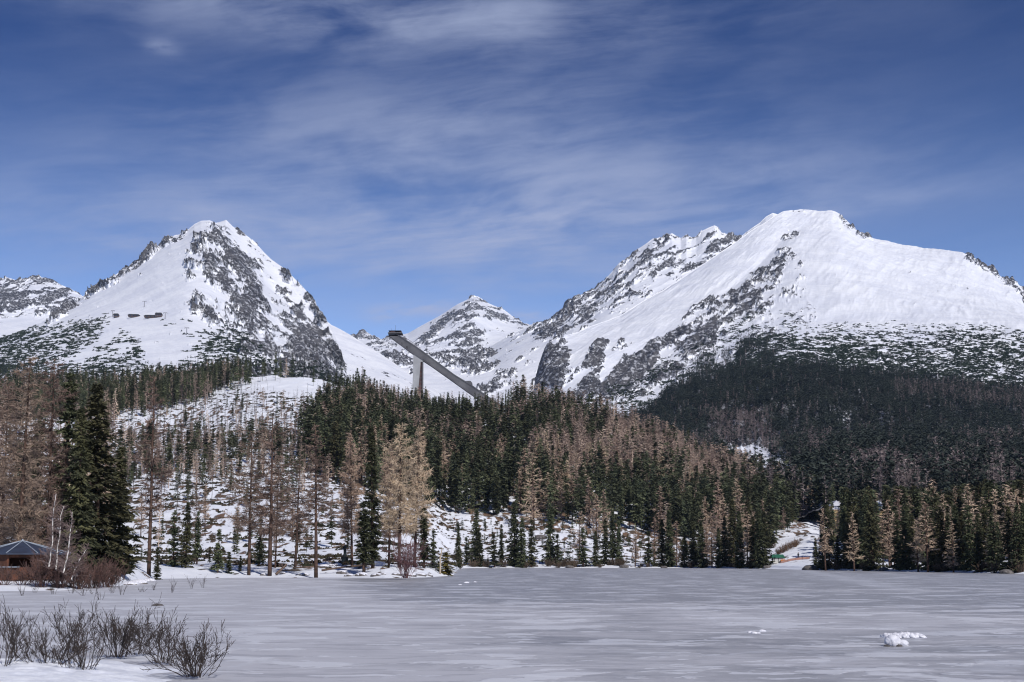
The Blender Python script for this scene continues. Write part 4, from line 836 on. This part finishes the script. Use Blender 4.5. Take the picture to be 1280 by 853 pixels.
# ---- chalets and lift pylons on the left mountain
def chalet(px, py, L, Hh, label, flat=False):
    b_ = A.near(px, py); e = empty('mountain_hut', tuple(float(v) for v in b_+np.array([0, -6, -1.])), label, 'mountain hut', 'huts beside the piste', rz=.1)
    w_ = MB(); w_.box((0, 0, Hh*.3), (L, 8, Hh*.8)); w_.build('wall', mat('dark_hut_boards', (.12, .09, .085), .9), e)
    r_ = MB(); r_.prism([(-L*.56, Hh*.68), (-L*.42, Hh*1.25), (L*.42, Hh*1.25), (L*.56, Hh*.68)], -5, 5); r_.build('roof', M_dark, e)
    for t in (-.3, 0, .3): w2 = MB(); w2.box((t*L, -4.05, Hh*.38), (1.6, .2, 1.3)); w2.build('window', M_glass, e)
chalet(147, 396.5, 8, 4, 'small dark hut at the outer end of the row of piste huts')
chalet(169, 396, 17, 2.8, 'long low brown hut in the middle of the row of piste huts')
chalet(190, 397.5, 19, 2.8, 'long dark hut with a stepped roof beside the lift station')
chalet(200, 396, 10, 4.4, 'taller dark hut at the inner end of the row of piste huts')
for px, py, lab in ((112, 410, 'lift pylon at the edge of the dwarf pine belt'), (141, 396, 'lift pylon beside the smallest piste hut'), (206, 399, 'lift pylon beside the tallest piste hut'), (233, 419, 'lift pylon on open snow beyond the groomed piste'), (180, 384, 'lift pylon on the slope above the row of huts'), (97, 432, 'lift pylon low among the dwarf pines')):
    b_ = A.near(px, py); e = empty('lift_pylon', tuple(float(v) for v in b_-np.array([0, 0, 1])), lab, 'lift pylon', 'pylons of the ski lift')
    t = MB(); t.tube([(0, 0, 0), (0, 0, 11)], (.6, .4), 6); t.build('mast', M_steel, e); t = MB(); t.box((0, 0, 10.7), (6, .7, .7)); t.box((-2.7, 0, 10.1), (.5, 1.0, 1.1)); t.box((2.7, 0, 10.1), (.5, 1.0, 1.1)); t.build('crossarm', M_steel, e)

# ---- gazebo
gx, gy, gz = at(26, 137); e = empty('gazebo', (gx, gy, gz), 'round wooden gazebo with a low blue grey roof behind the red willows', 'gazebo')
N = 10; Rr = 3.7; zt = 2.35
w_ = MB(); ang = [(i+.5)*2*math.pi/N for i in range(N+1)]
for i in range(N):
    a0, a1 = ang[i], ang[i+1]; p0 = np.array([math.cos(a0), math.sin(a0)])*Rr; p1 = np.array([math.cos(a1), math.sin(a1)])*Rr; c = (p0+p1)/2; rz = math.atan2(*(p1-p0)[::-1]); L = np.linalg.norm(p1-p0)
    w_.box((c[0], c[1], .55), (L, .12, 1.1), rz); w_.box((c[0], c[1], 2.15), (L, .12, .4), rz)
    if i % 2 == 0: w_.box((c[0], c[1], 1.5), (L*.98, .10, 1.0), rz)
w_.build('wall', M_woodr, e)
for i in range(N): p_ = MB(); p_.box((math.cos(ang[i])*Rr, math.sin(ang[i])*Rr, 1.2), (.17, .17, 2.4), ang[i]); p_.build('post', M_woodr, e)
ct = MB(); ct.box((0, -Rr+.1, 1.13), (2.0, .5, .07)); ct.build('counter', M_rib, e)
r_ = MB(); top = [(0, 0, 3.45)]; ring = [(math.cos(a)*4.25, math.sin(a)*4.25, 2.33) for a in ang[:N]]; r_.add(top+ring+[(a, b_, c-.12) for a, b_, c in ring]+[(0, 0, 3.2)], [(0, 1+i, 1+(i+1) % N) for i in range(N)]+[(1+i, 1+N+i, 1+N+(i+1) % N, 1+(i+1) % N) for i in range(N)]+[(2*N+1, 1+N+(i+1) % N, 1+N+i) for i in range(N)]); ro = r_.build('roof', M_roof, e)
for i in range(N): t = MB(); t.tube([(0, 0, 3.48), (ring[i][0], ring[i][1], 2.37)], .045, 4); t.build('roof_rib', M_rib, ro)
t = MB(); t.tube([(0, 0, 3.35), (0, 0, 3.62)], (.16, .05), 8); t.build('finial', M_rib, ro)

# ---- birches, shrubs
def stems(seed, h, spread, n, r, depth=2, curve=.35, thin=.0035):
    """bundle of arching stems from one stool, forking towards their tips"""
    g = np.random.default_rng(seed); m_ = MB()
    def grow(p0, d, L, r0, lev):
        n_ = 5; P = [p0]; dd = d.copy()
        for i in range(n_-1):
            dd = dd+g.normal(0, .13, 3)+np.array([0, 0, .06*curve]); dd /= np.linalg.norm(dd); P.append(P[-1]+dd*L/(n_-1))
        m_.tube(P, np.linspace(r0, max(r0*.35, thin), n_), 3, False)
        if lev > 0:
            for j in range(g.integers(3, 6)):
                t = g.uniform(.25, .95)*(n_-1); i0 = min(int(t), n_-2); q = P[i0]+(P[i0+1]-P[i0])*(t-i0)
                d2 = dd+g.normal(0, .42, 3)+np.array([0, 0, .25]); d2 /= np.linalg.norm(d2); grow(q, d2, L*g.uniform(.28, .55), max(r0*.5, thin), lev-1)
    for i in range(n):
        a = g.random()*6.283; s_ = abs(g.normal(0, .5))*spread/h+.05; d = np.array([math.cos(a)*s_, math.sin(a)*s_, 1.]); d /= np.linalg.norm(d)
        b_ = np.array([math.cos(a), math.sin(a), 0])*g.random()*spread*.22; b_[2] = -.1
        grow(b_, d, h*g.uniform(.6, 1.1), r*g.uniform(.6, 1.2), depth)
    return m_
def shrub_at(name, px, py, h, spread, n, r, mat_, label, cat, seed, depth=2, group=None, z=0., **kw):
    yu = 426.5-py; D = (z-CAMZ)/math.tan(math.atan(yu/F)+PITCH); q = ptz(px, z, D)
    o = stems(seed, h, spread, n, r, depth, **kw).build(name, mat_, None, label=label, cat=cat, group=group); o.location = (float(q[0]), float(q[1]), z-.03); return o
FS = [(-8, 838, 1.75, .9, 9, .013, 'tall open leafless shrub cut by the picture edge, reaching highest of the bank shrubs'),
      (22, 824, 1.35, .6, 8, .010, 'slender dark shrub leaning over from beside the tallest bank shrub'),
      (62, 833, 1.05, .9, 15, .010, 'spreading leafless shrub with low arching stems on the snow bank'),
      (100, 838, 1.0, .8, 12, .010, 'leafless shrub with stems fanning low over the snow beside the footprints'),
      (92, 808, 1.15, .8, 16, .009, 'twiggy dark shrub behind the low arching one'),
      (146, 815, 1.30, .75, 22, .010, 'dense upright shrub clump in the middle of the snow bank'),
      (172, 812, 1.15, .7, 16, .009, 'shrub touching the dense upright clump on its lake side'),
      (206, 822, 1.05, .8, 15, .009, 'rounded leafless shrub between the upright clump and the outermost one'),
      (246, 838, 1.10, 1.0, 24, .010, 'fan-shaped dark shrub standing outermost on the snow bank toward the lake')]
for i, (px, py, h, sp, n, r, lab) in enumerate(FS): shrub_at('leafless_shrub', px, py, h*.86, sp*1.75, int(n*1.7), r, M_stem, lab, 'shrub', 400+i, z=.18, thin=.0045)
for i, (px, D, h, sp, n, lab) in enumerate(((5, 128, 1.7, 2.0, 30, 'thin red willow shrub before the gazebo wall, nearest its counter'), (30, 128, 1.5, 2.2, 28, 'red willow shrub in front of the middle of the gazebo'), (52, 127, 2.3, 2.0, 55, 'red willow shrub at the foot of the twin-stemmed birch'), (74, 127, 2.2, 2.0, 55, 'red willow shrub between the two straight birches'),
        (98, 130, 2.0, 2.0, 55, 'low red willow shrub beside the leaning birch'), (116, 134, 2.3, 2.2, 70, 'domed reddish willow thicket before the wide olive spruce'), (134, 139, 2.2, 2.2, 70, 'domed reddish willow thicket at the lake end of the willows'), (-25, 126, 2.6, 2.2, 50, 'red willow shrub just outside the picture'))):
    if px < 0: continue
    q = at(px, D); o = stems(430+i, h, sp, n, .022, 2, thin=.012).build('willow_shrub', M_red, None, label=lab, cat='shrub'); o.location = q
def birch(px, D, top, lab, seed, lean=0., twin=False):
    l = at(px, D); h = float(pt(px, top, D)[2]-l[2]); e = empty('birch_tree', l, lab, 'birch'); g = np.random.default_rng(seed)
    tm = MB(); cm = stems(seed, .1, .1, 1, .001, 0)
    for s_ in ([0, .35] if twin else [0]):
        z = np.linspace(-.1, h, 9); P = np.stack([s_*(1+z/h*.6)+lean*(z/h)**1.3+g.normal(0, .06, 9), g.normal(0, .06, 9)+s_, z*(1-.12*(s_ > 0))], -1); tm.tube(P, np.linspace(.085, .015, 9), 6)
        for j in range(70):
            t = g.uniform(.22, .98)*8; i0 = min(int(t), 7); q = P[i0]+(P[i0+1]-P[i0])*(t-i0); a = g.random()*6.28; L = g.uniform(.6, 1.9)*(1.15-t/9)
            for kx in range(4):
                d = np.array([math.cos(a)+g.normal(0, .3), math.sin(a)+g.normal(0, .3), .9+g.normal(0, .3)]); d /= np.linalg.norm(d); m2 = q+d*L*.5; m3 = m2+(d+g.normal(0, .25, 3)-np.array([0, 0, .25]))*L*.5
                cm.tube([q, m2, m3], (.016, .012, .009), 3, False)
    tm.build('trunk', M_birch, e, smooth=True); cm.build('crown', mat('birch_twigs', (.22, .16, .15), .9), e)
birch(60, 125.5, 618, 'white birch with two stems beside the gazebo', 5, .3, True)
birch(80, 125, 640, 'slender white birch standing alone past the twin-stemmed one', 6, .35)
birch(85, 128, 680, 'short white birch leaning toward the wide olive spruce', 7, 1.6)
g = np.random.default_rng(77)
for i, (px, py) in enumerate([(44, 741), (66, 743), (90, 742), (104, 745), (118, 743), (140, 742), (152, 744), (178, 740), (192, 738), (240, 736), (254, 735), (215, 741), (125, 750), (28, 745)]):
    shrub_at('weed_tuft', px, py, g.uniform(.5, 1.3), .5, 6, .012, M_stem, 'dry weed stems poking through snow on the ice margin before the willows', 'weed', 460+i, 1, 'weed stems along the ice margin', 0., thin=.006)
shrub_at('purple_shrub', 508, 721.5, 4.2, 3.0, 46, .03, mat('purple_twigs', (.17, .085, .09), .9, scale=1, col2=(.10, .06, .06)), 'purplish leafless shrub under the biggest honey coloured larch', 'shrub', 480, 2, z=.35, thin=.014)

M_hb = mat('brown_shore_twigs', (.13, .085, .06), .9, scale=2, col2=(.05, .045, .03))
# ---- boulders and logs
def blob(seed, s, rough=.22, n=3, sharp=1.):
    import bmesh
    bm = bmesh.new(); bmesh.ops.create_icosphere(bm, subdivisions=n, radius=.5); V = np.array([v.co[:] for v in bm.verts]); Fc = [tuple(v.index for v in f.verts) for f in bm.faces]; bm.free()
    d = V/np.linalg.norm(V, axis=1)[:, None]; nn = fbm(d[:, 0]*2.1+d[:, 2]*1.3+seed*7.1, d[:, 1]*2.1-d[:, 2]*.9+seed, seed, 4, .6)-.5
    V = V*(1+rough*2*nn*sharp)[:, None]*np.array(s); V[:, 2] = np.maximum(V[:, 2], -s[2]*.3); m_ = MB(); m_.add(V, Fc); return m_
def on_ice(px, py): D = CAMZ/math.tan(-(math.atan((426.5-py)/F)+PITCH)); q = ptz(px, 0, D); return float(q[0]), float(q[1]), 0.
o = blob(1, (.62, .5, .26), .3).build('boulder', M_stone, label='dark flat stone lying alone on the ice before the shrubs', cat='stone', smooth=True); o.location = on_ice(197, 757.5)
x_, y_, _ = on_ice(1116, 808); s_ = y_/F
o = blob(2, (19*s_, .42, 17*s_), .24, 4).build('snow_block', M_snowp, label='upright lump of snow standing at the near end of the snow heap', cat='snow lump', smooth=True); o.location = (x_, y_, .13)
o.rotation_euler = (0, .25, 0)
o = blob(3, (13*s_, .32, 10*s_), .24, 4).build('snow_block', M_snowp, label='small round lump of snow resting against the upright one', cat='snow lump', smooth=True); o.location = (x_+13*s_, y_+.02, .07)
xx, yy, _ = on_ice(1129, 797); s2 = yy/F
hp = MB()
for i, t in enumerate(np.linspace(-1, 1, 17)):
    b_ = blob(10+i, (12*s2, g.uniform(.3, .6), (7+3*math.cos(t*1.4)+g.uniform(-2, 1.5))*s2), .5, 3); V = b_.V[0]+np.array([t*21*s2, g.uniform(-.05, .05), .05]); hp.add(V, b_.Fc)
o = hp.build('snow_heap', M_snowp, label='long low ridge of heaped snow on the open ice', cat='snow heap', smooth=True); o.location = (xx, yy, -.03)
for i, dx in enumerate((-9, 6)):  # dark flat blobs added to stand for the shade beneath the lumps
    o = blob(30+i, (8*s_, .25, .10), .3, 2).build('lump_shade', M_stone, label=('dark flat shape put in as shade under the upright lump of snow', 'dark flat shape put in as shade under the small round lump of snow')[i], cat='stone', smooth=True); o.location = (x_+dx*s_, y_-.16, .01)
for i, (px, py, sz) in enumerate(((938, 791, .16), (943, 792, .2), (953, 789.5, .2), (948, 792, .12), (583, 729, .5), (575, 731.5, .3), (594, 728, .3))):
    o = blob(40+i, (sz*1.4, sz, sz*.7), .3, 2).build('snow_clod', M_snowp, label='small clod of snow lying on the open ice', cat='snow clod', group='snow clods on the ice', smooth=True); o.location = on_ice(px, py)
for i, (px, D, s_) in enumerate(((404, 233, 1.6), (414, 236, 1.1), (428, 222, 1.5), (436, 217, 1.2), (452, 217, 1.6), (470, 213, 1.3), (478, 214, 1.0), (496, 215, 1.3), (512, 217, 1.6), (525, 220, 1.4), (536, 224, 1.0), (452, 232, 2.2), (421, 238, 1.5), (352, 222, 1.0), (380, 219, 1.3), (330, 219, 1.0), (563, 246, 1.0), (172, 158, 1.8), (163, 153, 1.6), (186, 180, 1.4))):
    l = at(px, D); e = empty('boulder', l, 'snow-dusted boulder on the shore under the spit larches' if px > 300 else 'snow-dusted boulder at the shore end of the willows', 'boulder', 'boulders of the near shore')
    blob(50+i, (s_*1.2, s_, s_*.6), .3, 3).build('rock', M_stone, e, smooth=True)
    sn_ = blob(50+i, (s_*1.08, s_*.9, s_*.42), .3, 3).build('snow_cap', M_snowp, e, smooth=True); sn_.location = (.05, .05, s_*.15)
for i, (px, D, s_) in enumerate(((1013, 372, 3.0), (1258, 275, 2.2), (1105, 336, 1.8), (620, 470, 2.4), (668, 472, 1.8), (712, 468, 2.0), (780, 466, 2.2), (960, 424, 2.0), (640, 520, 2.5), (676, 540, 3.5), (590, 500, 2.2), (830, 463, 1.6))):
    l = at(px, D); o = blob(80+i, (s_*1.3, s_, s_*.6), .3, 3).build('boulder', M_stone, label='brown grey boulder beside the mouth of the ski run' if i == 0 else 'brown grey boulder half buried in snow on the far shore', cat='boulder', group=None if i == 0 else 'boulders of the far shore', smooth=True); o.location = (l[0], l[1], l[2]+.15*s_)
def log(px0, px1, D, lift, r, lab, grp=None, yaw=.1, dz=0.):
    a = np.array(at(px0, D)); b_ = np.array(at(px1, D*(1+yaw*.05))); a[2] += lift; b_[2] += lift+dz; L = np.linalg.norm(b_-a); t = np.linspace(0, 1, 6)[:, None]; P = a*(1-t)+b_*t; P[:, 2] = P[:, 2]*.3+(a[2]*(1-t[:, 0])+b_[2]*t[:, 0])*.7
    m_ = MB(); m_.tube(P-a, np.linspace(r, r*.7, 6), 7); g_ = np.random.default_rng(int(px0))
    for i in range(4): q = (P-a)[g_.integers(1, 5)]; m_.tube([q, q+g_.normal(0, .5, 3)+np.array([0, 0, .4])], (r*.25, r*.1), 4)
    o = m_.build('fallen_log', M_log, label=lab, cat='log', group=grp, smooth=True); o.location = a
log(366, 398, 226, .55, .16, 'horizontal log lying between two larch trunks on the spit'); log(402, 432, 222, .55, .16, 'snow-free log lying on the spit before the statue', dz=.3); log(432, 468, 226, .55, .15, 'log running from the statue toward the narrow green spruce')
log(345, 358, 219, .2, .2, 'short thick log slanting at the foot of the reddish larch', dz=1.3); log(404, 414, 240, .9, .22, 'rusty brown log propped on a boulder behind the statue', dz=.1)
for i in range(46):
    px = g.uniform(160, 430); D = g.uniform(300, 560); w_ = g.uniform(6, 22); log(px, px+w_, D, .25, .22, 'fallen trunk lying across the snow of the cleared slope', 'fallen trunks on the cleared slope', dz=g.uniform(-.8, .8))
for i in range(16):
    px = g.uniform(570, 800); D = g.uniform(490, 600); w_ = g.uniform(5, 14); log(px, px+w_, D, .25, .2, 'fallen trunk on the snow below the wooded hill', 'fallen trunks below the wood', dz=g.uniform(-.5, .5))

bp = [stems(700+i, 1.6, 1.8, 40, .03, 1, thin=.022) for i in range(3)]; bm_ = [mesh('shore_bush', np.concatenate(b_.V), b_.Fc, [M_hb]) for b_ in bp]
for i in range(60):
    px = g.uniform(570, 960) if i < 46 else g.uniform(1030, 1280); D = shD(px)+g.uniform(1.5, 14); l = at(px, D); s_ = g.uniform(.6, 1.5)
    o = link('shore_bush', bm_[i % 3], None, 'low brown leafless bush at the snowy margin of the far shore', 'bush', 'bushes of the far shore'); o.location = l; o.scale = (s_*1.3, s_, s_); o.rotation_euler = (0, 0, g.random()*6)

# ---- statue on its plinth
l = at(431, 244); e = empty('statue', l, 'dark standing figure on a square plinth beside the honey coloured larch', 'statue'); s_ = 244/F
pl = MB(); pl.box((0, 0, .5), (1.05, .95, 1.1)); pl.box((0, 0, 1.07), (1.2, 1.1, .10)); pl.build('plinth', M_bronze, e)
def body(name, J, Ed, Rd, m_, parent, z=0., k_=1.):
    me = bpy.data.meshes.new(name); me.from_pydata([tuple(np.array(j)*k_) for j in J], Ed, []); o = link(name, me, parent); me.materials.append(m_); o.location = (0, 0, z)
    sk_ = o.modifiers.new('skin', 'SKIN'); 
    for i, r in enumerate(Rd): me.skin_vertices[0].data[i].radius = (r*k_, r*k_) if me.skin_vertices else None
    me.skin_vertices[0].data[0].use_root = True; sb = o.modifiers.new('sub', 'SUBSURF'); sb.levels = sb.render_levels = 2
    return o
J = [(0, 0, .95), (0, 0, 1.2), (0, 0, 1.42), (0, 0, 1.53), (0, -.01, 1.68), (.10, 0, .9), (.12, -.03, .5), (.12, 0, .06), (-.10, 0, .9), (-.13, .02, .5), (-.13, 0, .06), (.20, 0, 1.42), (.34, -.05, 1.25), (.22, -.16, 1.42), (-.20, 0, 1.42), (-.27, 0, 1.15), (-.25, -.08, .92)]
Ed = [(0, 1), (1, 2), (2, 3), (3, 4), (0, 5), (5, 6), (6, 7), (0, 8), (8, 9), (9, 10), (2, 11), (11, 12), (12, 13), (2, 14), (14, 15), (15, 16)]
Rd = [.17, .16, .17, .06, .11, .11, .08, .06, .11, .08, .06, .08, .055, .045, .08, .055, .045]
f_ = body('figure', J, Ed, Rd, M_bronze, e, 1.12, 1.18)
rb = MB(); rb.tube([(0, 0, 1.15), (0, 0, 1.9), (0, 0, 2.5)], (.30, .19, .14), 9); rb.build('coat', M_bronze, f_).location = (0, 0, -1.12)

# ---- low slatted fence and broken birch trunk on the tip of the spit
l0 = np.array(at(521, 237)); l1 = np.array(at(546, 240)); e = empty('slat_fence', tuple(l0), 'low dark slatted fence in front of snow near the tip of the spit', 'fence'); dv = l1-l0
m_ = MB(); m_.tube([(0, 0, .85), dv+[0, 0, .85]], .05, 4); m_.tube([(0, 0, .35), dv+[0, 0, .35]], .04, 4); m_.build('rail', M_dark, e)
for i in range(4): t = i/3; m_ = MB(); q = dv*t; m_.tube([q-[0, 0, .2], q+[0, 0, 1.0]], .06, 5); m_.build('post', M_dark, e)
m_ = MB()
for i in range(12): t = (i+.5)/12; q = dv*t; m_.tube([q+[-.12, 0, .05], q+[.16, 0, .95]], .045, 4)
m_.build('slats', M_dark, e)
l = at(550, 234); m_ = MB(); m_.tube([(0, 0, -.2), (.06, 0, 1.2), (.0, 0, 2.4), (.22, 0, 3.5), (.28, 0, 4.0)], (.16, .14, .12, .09, .05), 7); m_.tube([(.02, 0, 2.5), (-.3, .1, 3.1)], (.05, .02), 4)
o = m_.build('broken_trunk', mat('bleached_wood', (.46, .38, .29), .8, scale=3), label='pale broken trunk standing in front of the yellowish bush', cat='tree stump', smooth=True); o.location = l

# ---- the bottom of the ski run: kiosk, net, walker, hedge, hotel
l = at(972, 428); e = empty('kiosk', l, 'small white kiosk with a green canvas roof at the foot of the ski run', 'kiosk'); 
m_ = MB(); m_.box((0, 0, .85), (2.7, 2.2, 1.7)); m_.build('wall', M_white, e)
m_ = MB(); m_.prism([(-2.0, 1.55), (-1.7, 2.5), (1.35, 2.5), (2.0, 1.55)], -1.5, 1.5); m_.build('roof', M_green, e)
m_ = MB(); m_.box((.1, -1.12, .9), (.12, .06, 1.6)); m_.box((-1.0, -1.12, 1.0), (.12, .06, 1.4)); m_.build('post', M_dark, e)
l = at(979.5, 426); m_ = MB(); m_.prism([(-.9, 0), (-.8, .75), (.2, .85), (1.2, .35), (1.3, 0)], -.5, .5); o = m_.build('tarpaulin', M_orange, label='orange tarpaulin heap beside the green-roofed kiosk', cat='tarpaulin'); o.location = l
l = at(953, 428); e = empty('safety_net', at(976, 424), 'low orange safety net across the foot of the ski run', 'net fence'); a = np.array(at(976, 424)); b_ = np.array(at(1012, 424)); m_ = MB()
n_ = 16; P = [np.array(at(976+36*i/n_, 424))-a for i in range(n_+1)]
V = [p_+[0, 0, .15] for p_ in P]+[p_+[0, 0, .75] for p_ in P]+[p_+[0, .03, .75] for p_ in P]+[p_+[0, .03, .15] for p_ in P]
m_.add(V, [(j*(n_+1)+i, j*(n_+1)+i+1, ((j+1) % 4)*(n_+1)+i+1, ((j+1) % 4)*(n_+1)+i) for i in range(n_) for j in range(4)]); m_.build('mesh', M_net, e)
for i in range(0, n_+1, 4): m_ = MB(); m_.tube([P[i]-[0, .05, .1], P[i]+[0, -.05, 1.0]], .03, 4); m_.build('post', M_woodr, e)
l = at(998, 432); J2 = [(0, 0, .93), (0, 0, 1.18), (0, 0, 1.40), (0, 0, 1.52), (0, -.01, 1.66), (.09, 0, .88), (.11, -.10, .5), (.11, -.02, .05), (-.09, 0, .88), (-.10, .04, .5), (-.11, .20, .06), (.19, 0, 1.40), (.25, .06, 1.14), (.25, -.04, .92), (-.19, 0, 1.40), (-.25, -.06, 1.14), (-.24, -.20, .95)]
per = body('person', J2, Ed, Rd, M_coat, None); per.location = l; per['label'] = 'person in dark clothes walking across the foot of the ski run'; per['category'] = 'person'
hd = blob(90, (.19, .21, .25), .03, 3); hd.build('face', M_skin, per, smooth=True).location = (0, -.03, 1.68)
ht = blob(91, (.22, .24, .16), .03, 3); ht.build('hat', M_dark, per, smooth=True).location = (0, 0, 1.78)
M_hedge = mat('brown_hedge', (.14, .075, .045), .9, scale=2, col2=(.07, .05, .035))
for i, (px, py, s_) in enumerate(((973, 693.5, 2.0), (979, 691, 2.3), (984, 688.5, 2.2), (989, 686, 2.2), (993, 684, 2.0), (996, 682, 2.2), (965, 686, 2.6))):
    b_ = H.near(px, py); q = stems(600+i, s_, s_*1.0, 60, .03, 1, thin=.02).build('brown_bush', M_hedge, None, label=f'brown leafless bush in the row beside the ski run, {ordn[i]} uphill from the kiosk' if i < 6 else 'wide brown bush alone on the snow above the kiosk', cat='bush'); q.location = tuple(float(v) for v in b_)
for i, (px, py) in enumerate(((1002, 676), (1007, 670), (1016, 672))):
    b_ = H.near(px, py); o = blob(95+i, (1.6, 1.2, .9), .3, 3).build('boulder', M_stone, label='dark boulder on the upper ski run where it enters the trees', cat='boulder', group='boulders on the upper ski run', smooth=True); o.location = tuple(float(v)+(.1 if j == 2 else 0) for j, v in enumerate(b_))
l = at(1078, 560); l = (l[0], l[1], l[2]); ztop = float(pt(1078, 622, 560)[2]); hh_ = ztop-l[2]; e = empty('hotel', l, 'ochre hotel with a snowy roof glimpsed between the shore spruces', 'hotel', rz=-.05)
W = 21.; m_ = MB(); m_.box((0, 5, hh_*.36-1), (W, 10, hh_*.72+2)); m_.box((-W*.44, 3.5, hh_*.40), (3.4, 8.5, hh_*.80)); m_.build('wall', M_yellow, e)
m_ = MB(); m_.prism([(-W*.53, hh_*.72), (-W*.40, hh_*.92), (W*.40, hh_*.92), (W*.53, hh_*.72)], -.8, 10.8); m_.build('roof', M_snowp, e)
m_ = MB(); m_.prism([(-W*.54, hh_*.80), (-W*.44, hh_*.93), (-W*.34, hh_*.80)], -1.3, 8.6); m_.build('tower_roof', M_snowp, e)
for i in range(6):
    for j in range(3):
        m_ = MB(); m_.box((-W*.30+i*W*.15, -.05, hh_*(.14+.2*j)), (1.3, .14, 1.6)); wn = m_.build('window', M_glass, e); m_ = MB(); m_.box((-W*.30+i*W*.15, -.16, hh_*(.14+.2*j)-.88), (1.6, .2, .14)); m_.build('sill', M_white, wn)
m_ = MB(); m_.box((W*.33, -.12, hh_*.78), (2.4, .3, 2.6)); m_.build('sign_panel', M_blue, e)

# ------------------------------------------------------------------ the air
if HAZE:
    v = [(a, b_, c) for a in (-9000, 9000) for b_ in (-2500, 12000) for c in (-4.5, 2400)]
    me = mesh('haze', v, [(0, 1, 3, 2), (4, 6, 7, 5), (0, 4, 5, 1), (2, 3, 7, 6), (0, 2, 6, 4), (1, 5, 7, 3)])
    hm = bpy.data.materials.new('air'); hm.use_nodes = True; hm.node_tree.nodes.clear(); pv = hm.node_tree.nodes.new('ShaderNodeVolumePrincipled'); om = hm.node_tree.nodes.new('ShaderNodeOutputMaterial')
    pv.inputs['Density'].default_value = HAZE; pv.inputs['Color'].default_value = (.45, .64, 1, 1); hm.node_tree.links.new(pv.outputs[0], om.inputs['Volume']); me.materials.append(hm); link('haze', me, kind='stuff')
